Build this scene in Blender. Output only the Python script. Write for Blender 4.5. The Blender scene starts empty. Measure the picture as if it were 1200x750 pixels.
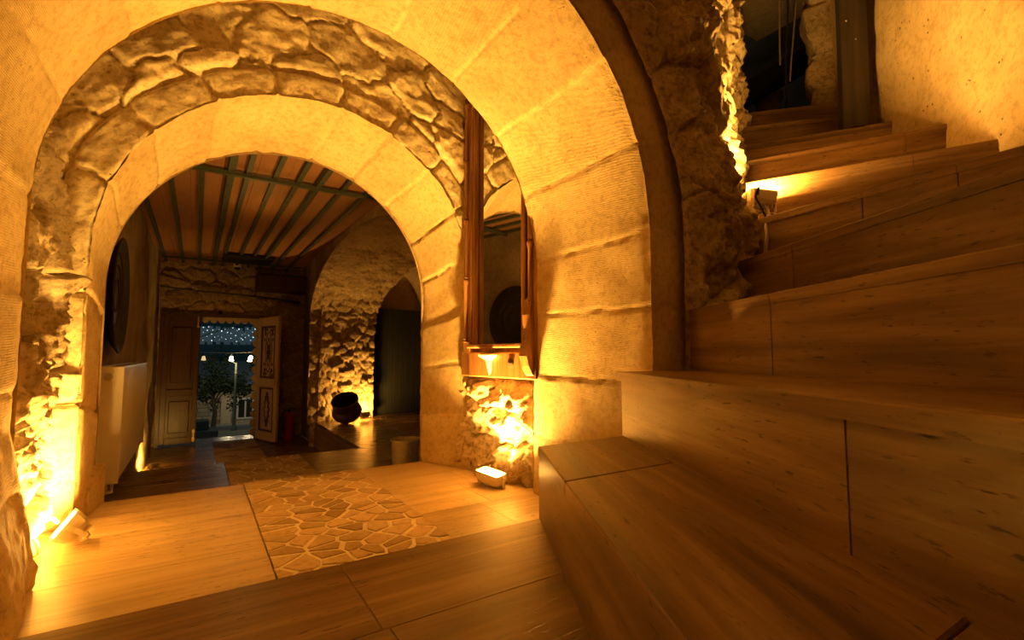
import bpy, math, random
import numpy as np
from mathutils import Vector, Matrix
random.seed(7)
PI = math.pi
S = bpy.context.scene
COL = S.collection

# ------------------------------------------------------------------ helpers
def link(o, parent=None):
    COL.objects.link(o)
    if parent: o.parent = parent
    return o
def tag(o, label=None, cat=None, group=None, kind=None):
    if label: o['label'] = label
    if cat: o['category'] = cat
    if group: o['group'] = group
    if kind: o['kind'] = kind
    return o
def empty(name, loc, rz=0.0, label=None, cat=None, group=None, kind=None):
    o = bpy.data.objects.new(name, None); COL.objects.link(o)
    o.location = loc; o.rotation_euler = (0, 0, rz)
    return tag(o, label, cat, group, kind)

class MB:
    """collects vertices and faces of ONE mesh"""
    def __init__(s): s.v = []; s.f = []; s.c = []; s.T = None
    def add(s, vs, fs, cell=0.5):
        b = len(s.v)
        if s.T is not None: vs = [tuple(s.T @ Vector(p)) for p in vs]
        s.v += [tuple(map(float, p)) for p in vs]
        s.f += [tuple(i + b for i in f) for f in fs]
        s.c += [cell] * len(vs)
        return s
    def box(s, c, d, R=None, cell=0.5, b=0.0):
        x, y, z = d[0] / 2, d[1] / 2, d[2] / 2
        if b <= 0:
            vs = [(i * x, j * y, k * z) for i in (-1, 1) for j in (-1, 1) for k in (-1, 1)]
            fs = [(0, 1, 3, 2), (4, 6, 7, 5), (0, 4, 5, 1), (2, 3, 7, 6), (0, 2, 6, 4), (1, 5, 7, 3)]
        else:
            vs = []; 
            def ring(zz, e): return [(x - e, y - b - e + (b if e == 0 else 0) - (0 if e == 0 else 0), zz)]
            def oct_(zz, e):
                X, Y = x - e, y - e
                return [(X, Y - b, zz), (X - b, Y, zz), (-X + b, Y, zz), (-X, Y - b, zz), (-X, -Y + b, zz), (-X + b, -Y, zz), (X - b, -Y, zz), (X, -Y + b, zz)]
            vs = oct_(-z, b) + oct_(-z + b, 0) + oct_(z - b, 0) + oct_(z, b)
            fs = [tuple(reversed(range(8))), tuple(range(24, 32))]
            for r in range(3):
                for i in range(8):
                    j = (i + 1) % 8
                    fs.append((r * 8 + i, r * 8 + j, r * 8 + 8 + j, r * 8 + 8 + i))
        if R is not None: vs = [tuple(R @ Vector(p)) for p in vs]
        return s.add([(p[0] + c[0], p[1] + c[1], p[2] + c[2]) for p in vs], fs, cell)
    def lathe(s, prof, c=(0, 0, 0), R=None, n=24, a0=0, a1=2 * PI, cell=0.5):
        full = abs(a1 - a0 - 2 * PI) < 1e-6
        m = n if full else n + 1
        vs = []
        for r, z in prof:
            for i in range(m):
                a = a0 + (a1 - a0) * i / n
                vs.append((r * math.cos(a), r * math.sin(a), z))
        fs = []
        for k in range(len(prof) - 1):
            for i in range(n):
                j = (i + 1) % m
                fs.append((k * m + i, k * m + j, k * m + m + j, k * m + m + i))
        if R is not None: vs = [tuple(R @ Vector(p)) for p in vs]
        return s.add([(p[0] + c[0], p[1] + c[1], p[2] + c[2]) for p in vs], fs, cell)
    def tube(s, pts, r, n=8, cell=0.5):
        pts = [Vector(p) for p in pts]
        rs = r if isinstance(r, (list, tuple)) else [r] * len(pts)
        vs = []; prev = None
        for i, p in enumerate(pts):
            t = (pts[min(i + 1, len(pts) - 1)] - pts[max(i - 1, 0)]).normalized()
            u = t.cross(Vector((0, 0, 1)))
            if u.length < 1e-3: u = t.cross(Vector((0, 1, 0)))
            if prev is not None:
                u = prev - t * prev.dot(t)
            u.normalize(); prev = u; w = t.cross(u)
            for k in range(n):
                a = 2 * PI * k / n
                q = p + (u * math.cos(a) + w * math.sin(a)) * rs[i]
                vs.append(tuple(q))
        fs = []
        for i in range(len(pts) - 1):
            for k in range(n):
                j = (k + 1) % n
                fs.append((i * n + k, i * n + j, i * n + n + j, i * n + n + k))
        fs.append(tuple(reversed(range(n)))); fs.append(tuple(range((len(pts) - 1) * n, len(pts) * n)))
        return s.add(vs, fs, cell)
    def prism(s, poly, z0, z1, inset=0.0, cell=0.5):
        """polygon (xy, ccw) extruded from z0 to z1, top edge eased by inset"""
        n = len(poly)
        vs = [(x, y, z0) for x, y in poly]
        if inset > 0:
            cx = sum(p[0] for p in poly) / n; cy = sum(p[1] for p in poly) / n
            vs += [(x, y, z1 - inset) for x, y in poly]
            top = []
            for x, y in poly:
                dx, dy = cx - x, cy - y; L = math.hypot(dx, dy) or 1
                top.append((x + dx / L * inset * 1.3, y + dy / L * inset * 1.3, z1))
            vs += top; lv = 3
        else:
            vs += [(x, y, z1) for x, y in poly]; lv = 2
        fs = [tuple(reversed(range(n))), tuple(range((lv - 1) * n, lv * n))]
        for k in range(lv - 1):
            for i in range(n):
                j = (i + 1) % n
                fs.append((k * n + i, k * n + j, k * n + n + j, k * n + n + i))
        return s.add(vs, fs, cell)
    def build(s, name, mat, parent=None, smooth=False, uvdir=None):
        me = bpy.data.meshes.new(name); me.from_pydata(s.v, [], s.f); me.update()
        if mat: me.materials.append(mat)
        at = me.attributes.new('cell', 'FLOAT', 'POINT'); at.data.foreach_set('value', s.c)
        if smooth:
            me.polygons.foreach_set('use_smooth', [True] * len(me.polygons))
            if smooth != 'all':
                me.set_sharp_from_angle(angle=math.radians(smooth if smooth is not True else 35))
        o = bpy.data.objects.new(name, me); link(o, parent)
        if uvdir is not None: uvproj(me, uvdir)
        return o

def uvproj(me, e1):
    uv = me.uv_layers.new(name='UVMap')
    n = len(me.loops); co = np.empty(len(me.vertices) * 3); me.vertices.foreach_get('co', co); co = co.reshape(-1, 3)
    vi = np.empty(n, int); me.loops.foreach_get('vertex_index', vi)
    pn = np.empty(len(me.polygons) * 3); me.polygons.foreach_get('normal', pn); pn = pn.reshape(-1, 3)
    lt = np.empty(len(me.polygons), int); me.polygons.foreach_get('loop_total', lt)
    ln = np.repeat(pn, lt, axis=0)
    e = np.array(e1, float); e /= np.linalg.norm(e)
    P = co[vi]
    t = np.cross(ln, e); L = np.linalg.norm(t, axis=1, keepdims=True); t = np.where(L > .15, t / np.maximum(L, 1e-6), np.array([0, 0, 1.]))
    off = np.round(ln @ np.array([3., 5., 7.]), 1)
    u = P @ e; v = (P * t).sum(1) + off
    uv.data.foreach_set('uv', np.stack([u, v], 1).ravel())

def grid_mesh(name, P, mat, parent=None, cell=None, mask=None, smooth=True, flip=False):
    """P: (n,m,3) array -> mesh; mask: (n-1,m-1) faces to keep"""
    n, m = P.shape[:2]
    idx = np.arange(n * m).reshape(n, m)
    q = np.stack([idx[:-1, :-1], idx[1:, :-1], idx[1:, 1:], idx[:-1, 1:]], -1)
    q = q[mask] if mask is not None else q.reshape(-1, 4)
    if flip: q = q[:, ::-1]
    me = bpy.data.meshes.new(name)
    me.vertices.add(n * m); me.vertices.foreach_set('co', P.reshape(-1).astype(np.float32))
    me.loops.add(len(q) * 4); me.loops.foreach_set('vertex_index', q.reshape(-1).astype(np.int32))
    me.polygons.add(len(q)); me.polygons.foreach_set('loop_start', np.arange(0, len(q) * 4, 4).astype(np.int32))
    me.update(calc_edges=True); me.validate()
    me.materials.append(mat)
    at = me.attributes.new('cell', 'FLOAT', 'POINT')
    at.data.foreach_set('value', (np.full(n * m, .5) if cell is None else cell.reshape(-1)).astype(np.float32))
    if smooth: me.polygons.foreach_set('use_smooth', [True] * len(me.polygons))
    o = bpy.data.objects.new(name, me); link(o, parent)
    return o

# ---- numpy noise
def hsh(ix, iy, k):
    h = (ix.astype(np.int64) * 374761393 + iy.astype(np.int64) * 668265263 + k * 2147483647 + 12345) & 0xffffffff
    h = ((h ^ (h >> 13)) * 1274126177) & 0xffffffff
    h = ((h ^ (h >> 16)) * 2246822519) & 0xffffffff
    return ((h ^ (h >> 15)) & 0xffffff) / float(0xffffff)
def vn(u, v, k=0):
    iu = np.floor(u); iv = np.floor(v); fu = u - iu; fv = v - iv
    fu = fu * fu * (3 - 2 * fu); fv = fv * fv * (3 - 2 * fv)
    a = hsh(iu, iv, k); b = hsh(iu + 1, iv, k); c = hsh(iu, iv + 1, k); d = hsh(iu + 1, iv + 1, k)
    return (a * (1 - fu) + b * fu) * (1 - fv) + (c * (1 - fu) + d * fu) * fv
def fbm(u, v, sc, oc=4, k=0):
    r = 0; a = 1; t = 0
    for i in range(oc):
        r = r + a * (vn(u * sc + 17 * i, v * sc + 31 * i, k + i) - .5); t += a; a *= .5; sc *= 2.1
    return r / t * 2
def ridg(u, v, sc, oc=4, k=0):
    r = 0; a = 1; t = 0
    for i in range(oc):
        r = r + a * (1 - abs(2 * vn(u * sc + 7 * i, v * sc + 13 * i, k + i) - 1)); t += a; a *= .5; sc *= 2.1
    return r / t
def stones(u, v, cu, cv, jit=.8, k=0, warp=.25):
    """voronoi masonry: edge distance (0 at joint), cell id, local du,dv"""
    uu = u + warp * cu * fbm(u, v, 2.0 / cu, 2, k + 50); vv = v + warp * cv * fbm(u, v, 2.0 / cv, 2, k + 60)
    U = uu / cu; V = vv / cv
    row = np.floor(V)
    best = np.full(U.shape, 9.); sec = np.full(U.shape, 9.); cid = np.zeros(U.shape); bu = np.zeros(U.shape); bv = np.zeros(U.shape)
    for dj in (-2, -1, 0, 1, 2):
        r = row + dj; sh = (r % 2) * .5
        c0 = np.floor(U - sh)
        for di in (-2, -1, 0, 1, 2):
            c = c0 + di
            pu = c + sh + .5 + (hsh(c, r, k + 1) - .5) * jit; pv = r + .5 + (hsh(c, r, k + 2) - .5) * jit
            du, dv = U - pu, V - pv
            d = np.sqrt(du * du + dv * dv)
            nb = d < best
            sec = np.where(nb, best, np.minimum(sec, d))
            cid = np.where(nb, hsh(c, r, k + 3), cid); bu = np.where(nb, du, bu); bv = np.where(nb, dv, bv)
            best = np.where(nb, d, best)
    return sec - best, cid, bu, bv
def rubble(u, v, cu, cv, amp=.06, k=0, jit=.8, mort=.16, rough=.018, tilt=.9):
    e, cid, du, dv = stones(u, v, cu, cv, jit, k)
    plate = np.clip(e / mort, 0, 1) ** .6
    h2 = hsh(np.floor(cid * 9999), np.floor(cid * 777), k + 5); h3 = hsh(np.floor(cid * 9999), np.floor(cid * 333), k + 6)
    h = plate * (amp * (.35 + .8 * cid) + amp * tilt * ((h2 - .5) * du + (h3 - .5) * dv))
    h = h + rough * plate * (ridg(u, v, 9, 5, k + 7) - .5) * 1.6 + rough * .6 * fbm(u, v, 22, 4, k + 9)
    h = h + amp * .35 * fbm(u, v, 2.0, 2, k + 11)
    cell = np.where(e < mort * .55, .5 + .15, .18 + .64 * h2)
    return h, cell

# ------------------------------------------------------------------ materials
def mat(name):
    m = bpy.data.materials.new(name); m.use_nodes = True
    nt = m.node_tree; b = nt.nodes['Principled BSDF']
    return m, nt, b
def N(nt, t, **kw):
    n = nt.nodes.new(t)
    for k, v in kw.items():
        if k in n.inputs.keys(): n.inputs[k].default_value = v
        else: setattr(n, k, v)
    return n
def ramp(nt, fac, stops):
    r = nt.nodes.new('ShaderNodeValToRGB'); nt.links.new(fac, r.inputs[0])
    els = r.color_ramp.elements
    while len(els) < len(stops): els.new(.5)
    for e, (p, c) in zip(els, stops): e.position = p; e.color = (*c, 1) if len(c) == 3 else c
    return r
def mix(nt, fac, a, b, mode='MIX'):
    m = nt.nodes.new('ShaderNodeMix'); m.data_type = 'RGBA'; m.blend_type = mode
    for i, s in ((0, fac), (6, a), (7, b)):
        if hasattr(s, 'links') or hasattr(s, 'is_linked'): nt.links.new(s, m.inputs[i])
        elif i == 0: m.inputs[0].default_value = s
        else: m.inputs[i].default_value = (*s, 1)
    return m.outputs[2]
def plain(name, col, rough=.5, metal=0.0, spec=.5, noise=0.0, nscale=20, bump=0.0, emis=None, es=1.0):
    m, nt, b = mat(name)
    b.inputs['Base Color'].default_value = (*col, 1); b.inputs['Roughness'].default_value = rough
    b.inputs['Metallic'].default_value = metal; b.inputs['Specular IOR Level'].default_value = spec
    tc = N(nt, 'ShaderNodeTexCoord'); nz = N(nt, 'ShaderNodeTexNoise', Scale=nscale, Detail=5)
    nt.links.new(tc.outputs['Object'], nz.inputs['Vector'])
    if noise > 0:
        r = ramp(nt, nz.outputs['Fac'], [(.3, tuple(c * (1 - noise) for c in col)), (.7, tuple(min(1, c * (1 + noise)) for c in col))])
        nt.links.new(r.outputs[0], b.inputs['Base Color'])
    if bump > 0:
        bp = N(nt, 'ShaderNodeBump', Strength=bump, Distance=.01); nt.links.new(nz.outputs['Fac'], bp.inputs['Height']); nt.links.new(bp.outputs[0], b.inputs['Normal'])
    if emis: b.inputs['Emission Color'].default_value = (*emis, 1); b.inputs['Emission Strength'].default_value = es
    return m
def stone_mat(name, dark, mid, light, bump=.5, pit=.35, scale=1.0, tool=0.0, lump=0.0):
    m, nt, b = mat(name); L = nt.links.new
    tc = N(nt, 'ShaderNodeTexCoord'); co = tc.outputs['Object']
    n1 = N(nt, 'ShaderNodeTexNoise', Scale=3.2 * scale, Detail=8, Roughness=.62); L(co, n1.inputs['Vector'])
    n2 = N(nt, 'ShaderNodeTexNoise', Scale=38 * scale, Detail=8, Roughness=.7); L(co, n2.inputs['Vector'])
    n3 = N(nt, 'ShaderNodeTexNoise', Scale=150 * scale, Detail=4, Roughness=.6); L(co, n3.inputs['Vector'])
    vo = N(nt, 'ShaderNodeTexVoronoi', Scale=34 * scale); L(co, vo.inputs['Vector'])
    base = ramp(nt, n1.outputs['Fac'], [(.3, dark), (.5, mid), (.72, light)])
    at = N(nt, 'ShaderNodeAttribute', attribute_name='cell')
    tint = ramp(nt, at.outputs['Fac'], [(0, (.62, .58, .52)), (.5, (1, 1, 1)), (1, (1.15, 1.12, 1.08))])
    c = mix(nt, 1.0, base.outputs[0], tint.outputs[0], 'MULTIPLY')
    sp = ramp(nt, n2.outputs['Fac'], [(.38, (.50, .44, .37)), (.52, (1, 1, 1))])
    c = mix(nt, .45 + .45 * min(1, lump * 2), c, sp.outputs[0], 'MULTIPLY')
    pm = ramp(nt, vo.outputs['Distance'], [(.06, (0, 0, 0)), (.16, (1, 1, 1))])
    n4 = N(nt, 'ShaderNodeTexNoise', Scale=9 * scale, Detail=2); L(co, n4.inputs['Vector'])
    gate = ramp(nt, n4.outputs['Fac'], [(.52, (1, 1, 1)), (.6, (0, 0, 0))])
    pits = mix(nt, 1.0, pm.outputs[0], gate.outputs[0], 'LIGHTEN')
    c = mix(nt, pit, c, mix(nt, 1.0, c, pits, 'MULTIPLY'))
    L(c, b.inputs['Base Color'])
    b.inputs['Roughness'].default_value = .88; b.inputs['Specular IOR Level'].default_value = .25
    a1 = N(nt, 'ShaderNodeMath', operation='MULTIPLY_ADD'); L(n2.outputs['Fac'], a1.inputs[0]); a1.inputs[1].default_value = 1.0; L(pits, a1.inputs[2])
    a2 = N(nt, 'ShaderNodeMath', operation='MULTIPLY_ADD'); L(n3.outputs['Fac'], a2.inputs[0]); a2.inputs[1].default_value = .35; L(a1.outputs[0], a2.inputs[2])
    hgt = a2.outputs[0]
    if tool > 0:
        mp = N(nt, 'ShaderNodeMapping'); mp.inputs['Rotation'].default_value = (.5, .7, .4); L(co, mp.inputs['Vector'])
        wv = N(nt, 'ShaderNodeTexWave', Scale=62, Distortion=5, Detail=4); wv.inputs['Detail Scale'].default_value = 2.0; L(mp.outputs[0], wv.inputs['Vector'])
        a3 = N(nt, 'ShaderNodeMath', operation='MULTIPLY_ADD'); L(wv.outputs['Fac'], a3.inputs[0]); a3.inputs[1].default_value = tool; L(hgt, a3.inputs[2]); hgt = a3.outputs[0]
    bp = N(nt, 'ShaderNodeBump', Strength=bump, Distance=.006); L(hgt, bp.inputs['Height'])
    if lump > 0:
        n5 = N(nt, 'ShaderNodeTexNoise', Scale=30 * scale, Detail=8, Roughness=.75, Distortion=.3); L(co, n5.inputs['Vector'])
        b2 = N(nt, 'ShaderNodeBump', Strength=lump, Distance=.016); L(n5.outputs['Fac'], b2.inputs['Height']); L(b2.outputs[0], bp.inputs['Normal'])
    L(bp.outputs[0], b.inputs['Normal'])
    return m
def travertine(name, dark, mid, light, rough=.3, pits=1.0):
    m, nt, b = mat(name); L = nt.links.new
    uv = N(nt, 'ShaderNodeUVMap', uv_map='UVMap')
    mp = N(nt, 'ShaderNodeMapping'); mp.inputs['Scale'].default_value = (1.3, 20, 1); L(uv.outputs[0], mp.inputs['Vector'])
    n1 = N(nt, 'ShaderNodeTexNoise', Scale=1.0, Detail=9, Roughness=.6, Distortion=.35); L(mp.outputs[0], n1.inputs['Vector'])
    mp2 = N(nt, 'ShaderNodeMapping'); mp2.inputs['Scale'].default_value = (20, 105, 1); L(uv.outputs[0], mp2.inputs['Vector'])
    n2 = N(nt, 'ShaderNodeTexNoise', Scale=1.0, Detail=4, Roughness=.6); L(mp2.outputs[0], n2.inputs['Vector'])
    n3 = N(nt, 'ShaderNodeTexNoise', Scale=2.2, Detail=4); L(uv.outputs[0], n3.inputs['Vector'])
    c = ramp(nt, n1.outputs['Fac'], [(.32, dark), (.5, mid), (.68, light)]).outputs[0]
    at = N(nt, 'ShaderNodeAttribute', attribute_name='cell')
    tint = ramp(nt, at.outputs['Fac'], [(0, (.8, .78, .75)), (1, (1.1, 1.1, 1.08))])
    c = mix(nt, 1.0, c, tint.outputs[0], 'MULTIPLY')
    pr = ramp(nt, n2.outputs['Fac'], [(.34, (.22, .17, .12)), (.40, (1, 1, 1))])
    gate = ramp(nt, n3.outputs['Fac'], [(.40, (1, 1, 1)), (.52, (0, 0, 0))])
    pm = mix(nt, 1.0, pr.outputs[0], gate.outputs[0], 'LIGHTEN')
    c = mix(nt, pits, c, pm, 'MULTIPLY')
    L(c, b.inputs['Base Color'])
    rr = N(nt, 'ShaderNodeMapRange'); rr.inputs['To Min'].default_value = rough - .08; rr.inputs['To Max'].default_value = rough + .16; L(n1.outputs['Fac'], rr.inputs['Value']); L(rr.outputs[0], b.inputs['Roughness'])
    bp = N(nt, 'ShaderNodeBump', Strength=.35, Distance=.003); L(pm, bp.inputs['Height'])
    bp2 = N(nt, 'ShaderNodeBump', Strength=.06, Distance=.004); L(n1.outputs['Fac'], bp2.inputs['Height']); L(bp.outputs[0], bp2.inputs['Normal']); L(bp2.outputs[0], b.inputs['Normal'])
    return m
def wood(name, dark, light, rough=.5, sc=(3, 40, 40), bump=.2):
    m, nt, b = mat(name); L = nt.links.new
    tc = N(nt, 'ShaderNodeTexCoord'); mp = N(nt, 'ShaderNodeMapping'); mp.inputs['Scale'].default_value = sc; L(tc.outputs['Object'], mp.inputs['Vector'])
    n1 = N(nt, 'ShaderNodeTexNoise', Scale=1, Detail=6, Roughness=.6, Distortion=.6); L(mp.outputs[0], n1.inputs['Vector'])
    r = ramp(nt, n1.outputs['Fac'], [(.3, dark), (.7, light)]); L(r.outputs[0], b.inputs['Base Color'])
    b.inputs['Roughness'].default_value = rough
    bp = N(nt, 'ShaderNodeBump', Strength=bump, Distance=.004); L(n1.outputs['Fac'], bp.inputs['Height']); L(bp.outputs[0], b.inputs['Normal'])
    return m

M = {}
M['arch'] = stone_mat('smooth_limestone', (.46, .34, .17), (.57, .44, .24), (.66, .53, .32), bump=.5, pit=.25, tool=.22)
M['rubble'] = stone_mat('rough_stone', (.50, .39, .24), (.64, .52, .35), (.76, .66, .48), bump=1.0, pit=.3, lump=1.0)
M['rubble_face'] = stone_mat('worn_rough_stone', (.70, .58, .36), (.80, .68, .45), (.86, .76, .54), bump=.8, pit=.4, lump=.22)
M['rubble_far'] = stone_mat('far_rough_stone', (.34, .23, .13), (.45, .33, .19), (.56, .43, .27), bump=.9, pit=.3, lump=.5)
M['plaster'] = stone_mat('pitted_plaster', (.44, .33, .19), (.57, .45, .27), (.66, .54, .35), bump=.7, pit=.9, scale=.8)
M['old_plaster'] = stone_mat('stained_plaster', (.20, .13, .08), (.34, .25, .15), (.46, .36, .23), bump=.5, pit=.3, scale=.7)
M['dark_rock'] = stone_mat('unlit_rock', (.05, .045, .04), (.09, .08, .065), (.15, .13, .10), bump=.6, pit=.2, scale=.5)  # near-black: the unlit chamber's darkness is put into the rock colour
M['trav'] = travertine('travertine', (.42, .30, .17), (.58, .45, .27), (.67, .54, .35), rough=.34)
M['trav_dark'] = travertine('brown_travertine', (.11, .060, .026), (.22, .130, .060), (.36, .235, .118), rough=.33, pits=.85)
M['trav_far'] = travertine('shaded_travertine', (.20, .12, .06), (.29, .19, .10), (.37, .26, .15), rough=.20, pits=.5)  # darker travertine: shade of the unlit far floors is put into its colour
M['pave'] = stone_mat('paving_stone', (.38, .27, .16), (.52, .40, .25), (.62, .50, .34), bump=.4, pit=.3)
M['grout'] = plain('grout', (.74, .66, .48), .9, noise=.12, nscale=60, bump=.3)
M['wood'] = wood('oiled_wood', (.16, .065, .022), (.44, .22, .08), .35)
M['wood_v'] = wood('oiled_wood_upright', (.16, .065, .022), (.44, .22, .08), .35, sc=(40, 40, 3))
M['wood_door'] = wood('dark_door_wood', (.055, .020, .008), (.11, .044, .017), .38, sc=(30, 30, 3))
M['wood_pale'] = wood('pale_door_wood', (.55, .40, .20), (.72, .55, .32), .45, sc=(30, 30, 3))
M['carve'] = plain('carved_inlay', (.07, .035, .02), .6)
M['wood_black'] = wood('blackened_timber', (.016, .012, .009), (.05, .034, .022), .55, sc=(20, 20, 2), bump=.6)
M['plank'] = wood('ceiling_planks', (.26, .115, .045), (.36, .17, .07), .7, sc=(6, .9, 6), bump=.05)
M['batten'] = plain('green_grey_paint', (.050, .060, .042), .6, noise=.3, nscale=25)
M['white_metal'] = plain('white_enamel', (.80, .76, .66), .35)
M['grille'] = plain('grille_metal', (.55, .52, .45), .4, metal=.3)
M['black'] = plain('black_paint', (.012, .012, .012), .5)
M['black_wood'] = wood('black_door_boards', (.004, .004, .005), (.009, .009, .009), .8, sc=(60, 60, 2), bump=.4)
M['cable_d'] = plain('dark_cable', (.02, .018, .015), .5)
M['cable_l'] = plain('pale_cable', (.55, .45, .32), .5)
M['lampbody'] = plain('lamp_housing', (.60, .53, .40), .45, noise=.08, nscale=60)
M['steel'] = plain('brushed_steel', (.72, .66, .55), .38, metal=.85, noise=.1, nscale=40)
M['copper'] = plain('tarnished_copper', (.13, .085, .05), .42, metal=.7, noise=.25, nscale=18, bump=.15)
M['disc'] = plain('dark_hammered_metal', (.03, .024, .02), .6, metal=.3, noise=.3, nscale=30, bump=.3)
M['brass'] = plain('brass', (.55, .38, .15), .3, metal=1.0)
M['red'] = plain('red_enamel', (.38, .02, .012), .3)
M['rubber'] = plain('black_rubber', (.015, .015, .015), .6)
M['mirror'] = plain('mirror_glass', (.80, .80, .78), .02, metal=1.0)
M['bone'] = plain('pale_turned_wood', (.72, .60, .38), .4, noise=.1)

# ------------------------------------------------------------------ camera
cam = bpy.data.cameras.new('camera'); co = bpy.data.objects.new('camera', cam); COL.objects.link(co)
cam.sensor_width = 36; cam.lens = 565 / 1200 * 36; cam.clip_start = .02; cam.clip_end = 500
co.location = (0, 0, 0); co.rotation_euler = (math.radians(90 + 4.05), 0, math.radians(-33.1))
S.camera = co

F0, LD, L1, L2 = -.506, -.69, -.93, -1.27
ZC = 1.33

# ------------------------------------------------------------------ arch tools
def arch_path(s, c, r, zb):
    """s = arc length from bottom of left leg; returns x,z,nx,nz (outward)"""
    leg = c[1] - zb; arc = PI * r
    s = np.asarray(s, float)
    x = np.where(s < leg, c[0] - r, 0.); z = np.where(s < leg, zb + s, 0.); nx = np.where(s < leg, -1., 0.); nz = np.zeros_like(s)
    a = PI - (s - leg) / r
    m = (s >= leg) & (s <= leg + arc)
    x = np.where(m, c[0] + r * np.cos(a), x); z = np.where(m, c[1] + r * np.sin(a), z); nx = np.where(m, np.cos(a), nx); nz = np.where(m, np.sin(a), nz)
    m = s > leg + arc
    x = np.where(m, c[0] + r, x); z = np.where(m, c[1] - (s - leg - arc), z); nx = np.where(m, 1., nx)
    return x, z, nx, nz
def path_len(c, r, zb): return 2 * (c[1] - zb) + PI * r
def joints_for(c, r, zb, n_leg, n_arc):
    leg = c[1] - zb; arc = PI * r
    j = [leg * i / n_leg for i in range(n_leg)] + [leg + arc * i / n_arc for i in range(n_arc)] + [leg + arc + leg * i / n_leg for i in range(n_leg + 1)]
    return j
def voussoir_rel(s, w, joints, wob=.01, k=0, gw=.012, gd=.012, amp=.008):
    """groove depth + block offset along path s; w is the across coordinate"""
    js = np.array(joints)
    sj = s + wob * fbm(w, s, 6, 2, k)
    i = np.clip(np.searchsorted(js, sj) - 1, 0, len(js) - 2)
    d = np.minimum(abs(sj - js[i]), abs(js[i + 1] - sj))
    rnd = hsh(i.astype(float), i * 0. + k, 3)
    g = np.exp(-(d / gw) ** 2)
    return amp * (rnd - .5) * 2 + gd * g, np.where(d < gw * .8, .62, .25 + .5 * rnd)

ring_o = 1.10
C1, R1 = (.495, .475), .935
Yn, Yf = 1.235, 2.0
# ---- big near arch: soffit + front face ring, one masonry piece
def build_big_arch():
    J = joints_for(C1, R1, LD, 4, 9)
    Lp = path_len(C1, R1, LD)
    s = np.linspace(0, Lp, 420); w = np.linspace(0, 1, 60)
    Sg, W = np.meshgrid(s, w, indexing='ij')
    Yw = Yn + (Yf - Yn) * W
    rel, cell = voussoir_rel(Sg, W * .8, J, k=1, wob=.016, gw=.006, gd=.006, amp=.0035)
    # worn arrises and hand-dressed surface
    edge = np.exp(-(W / .035) ** 2) + np.exp(-((1 - W) / .035) ** 2)
    rel = rel + .006 * edge * (.2 + ridg(Sg, W, 14, 3, 3)) + .004 * fbm(Sg, W * .8, 7, 4, 4)
    x, z, nx, nz = arch_path(Sg, C1, R1, LD)
    # left foot: an unworked boulder base that swells into the passage
    foot = np.clip((-.22 - z) / .42, 0, 1) * (x < C1[0])
    rel = rel - foot * (.095 + .05 * fbm(W * .8, z, 2.4, 4, 8) + .03 * (ridg(W * .8, z, 7, 4, 9) - .5))
    P = np.stack([x + nx * rel, Yw, z + nz * rel], -1)
    o = grid_mesh('trim_1', P, M['arch'], cell=cell)
    o['kind'] = 'structure'
    # front ring (faces the camera side)
    t = np.linspace(0, ring_o - R1 + .05, 14)
    Sg, T = np.meshgrid(s, t, indexing='ij')
    rel, cell = voussoir_rel(Sg, T, J, k=1, wob=.01, gw=.006, gd=.010, amp=.003)
    x, z, nx, nz = arch_path(Sg, C1, R1, LD)
    e0 = .012 * np.exp(-(T / .012) ** 2)
    T2 = T + np.where(T == 0, .008, 0)
    P = np.stack([x + nx * T2, Yn + rel * .6 + e0 + .004 * fbm(Sg, T, 8, 3, 5), z + nz * T2], -1)
    f = grid_mesh('arch_front_face', P, M['arch'], parent=o, cell=cell, flip=True)
    P = np.stack([x + nx * T, Yf + 0 * x, z + nz * T], -1)
    grid_mesh('arch_back_face', P, M['arch'], parent=o, cell=cell)
build_big_arch()

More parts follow.
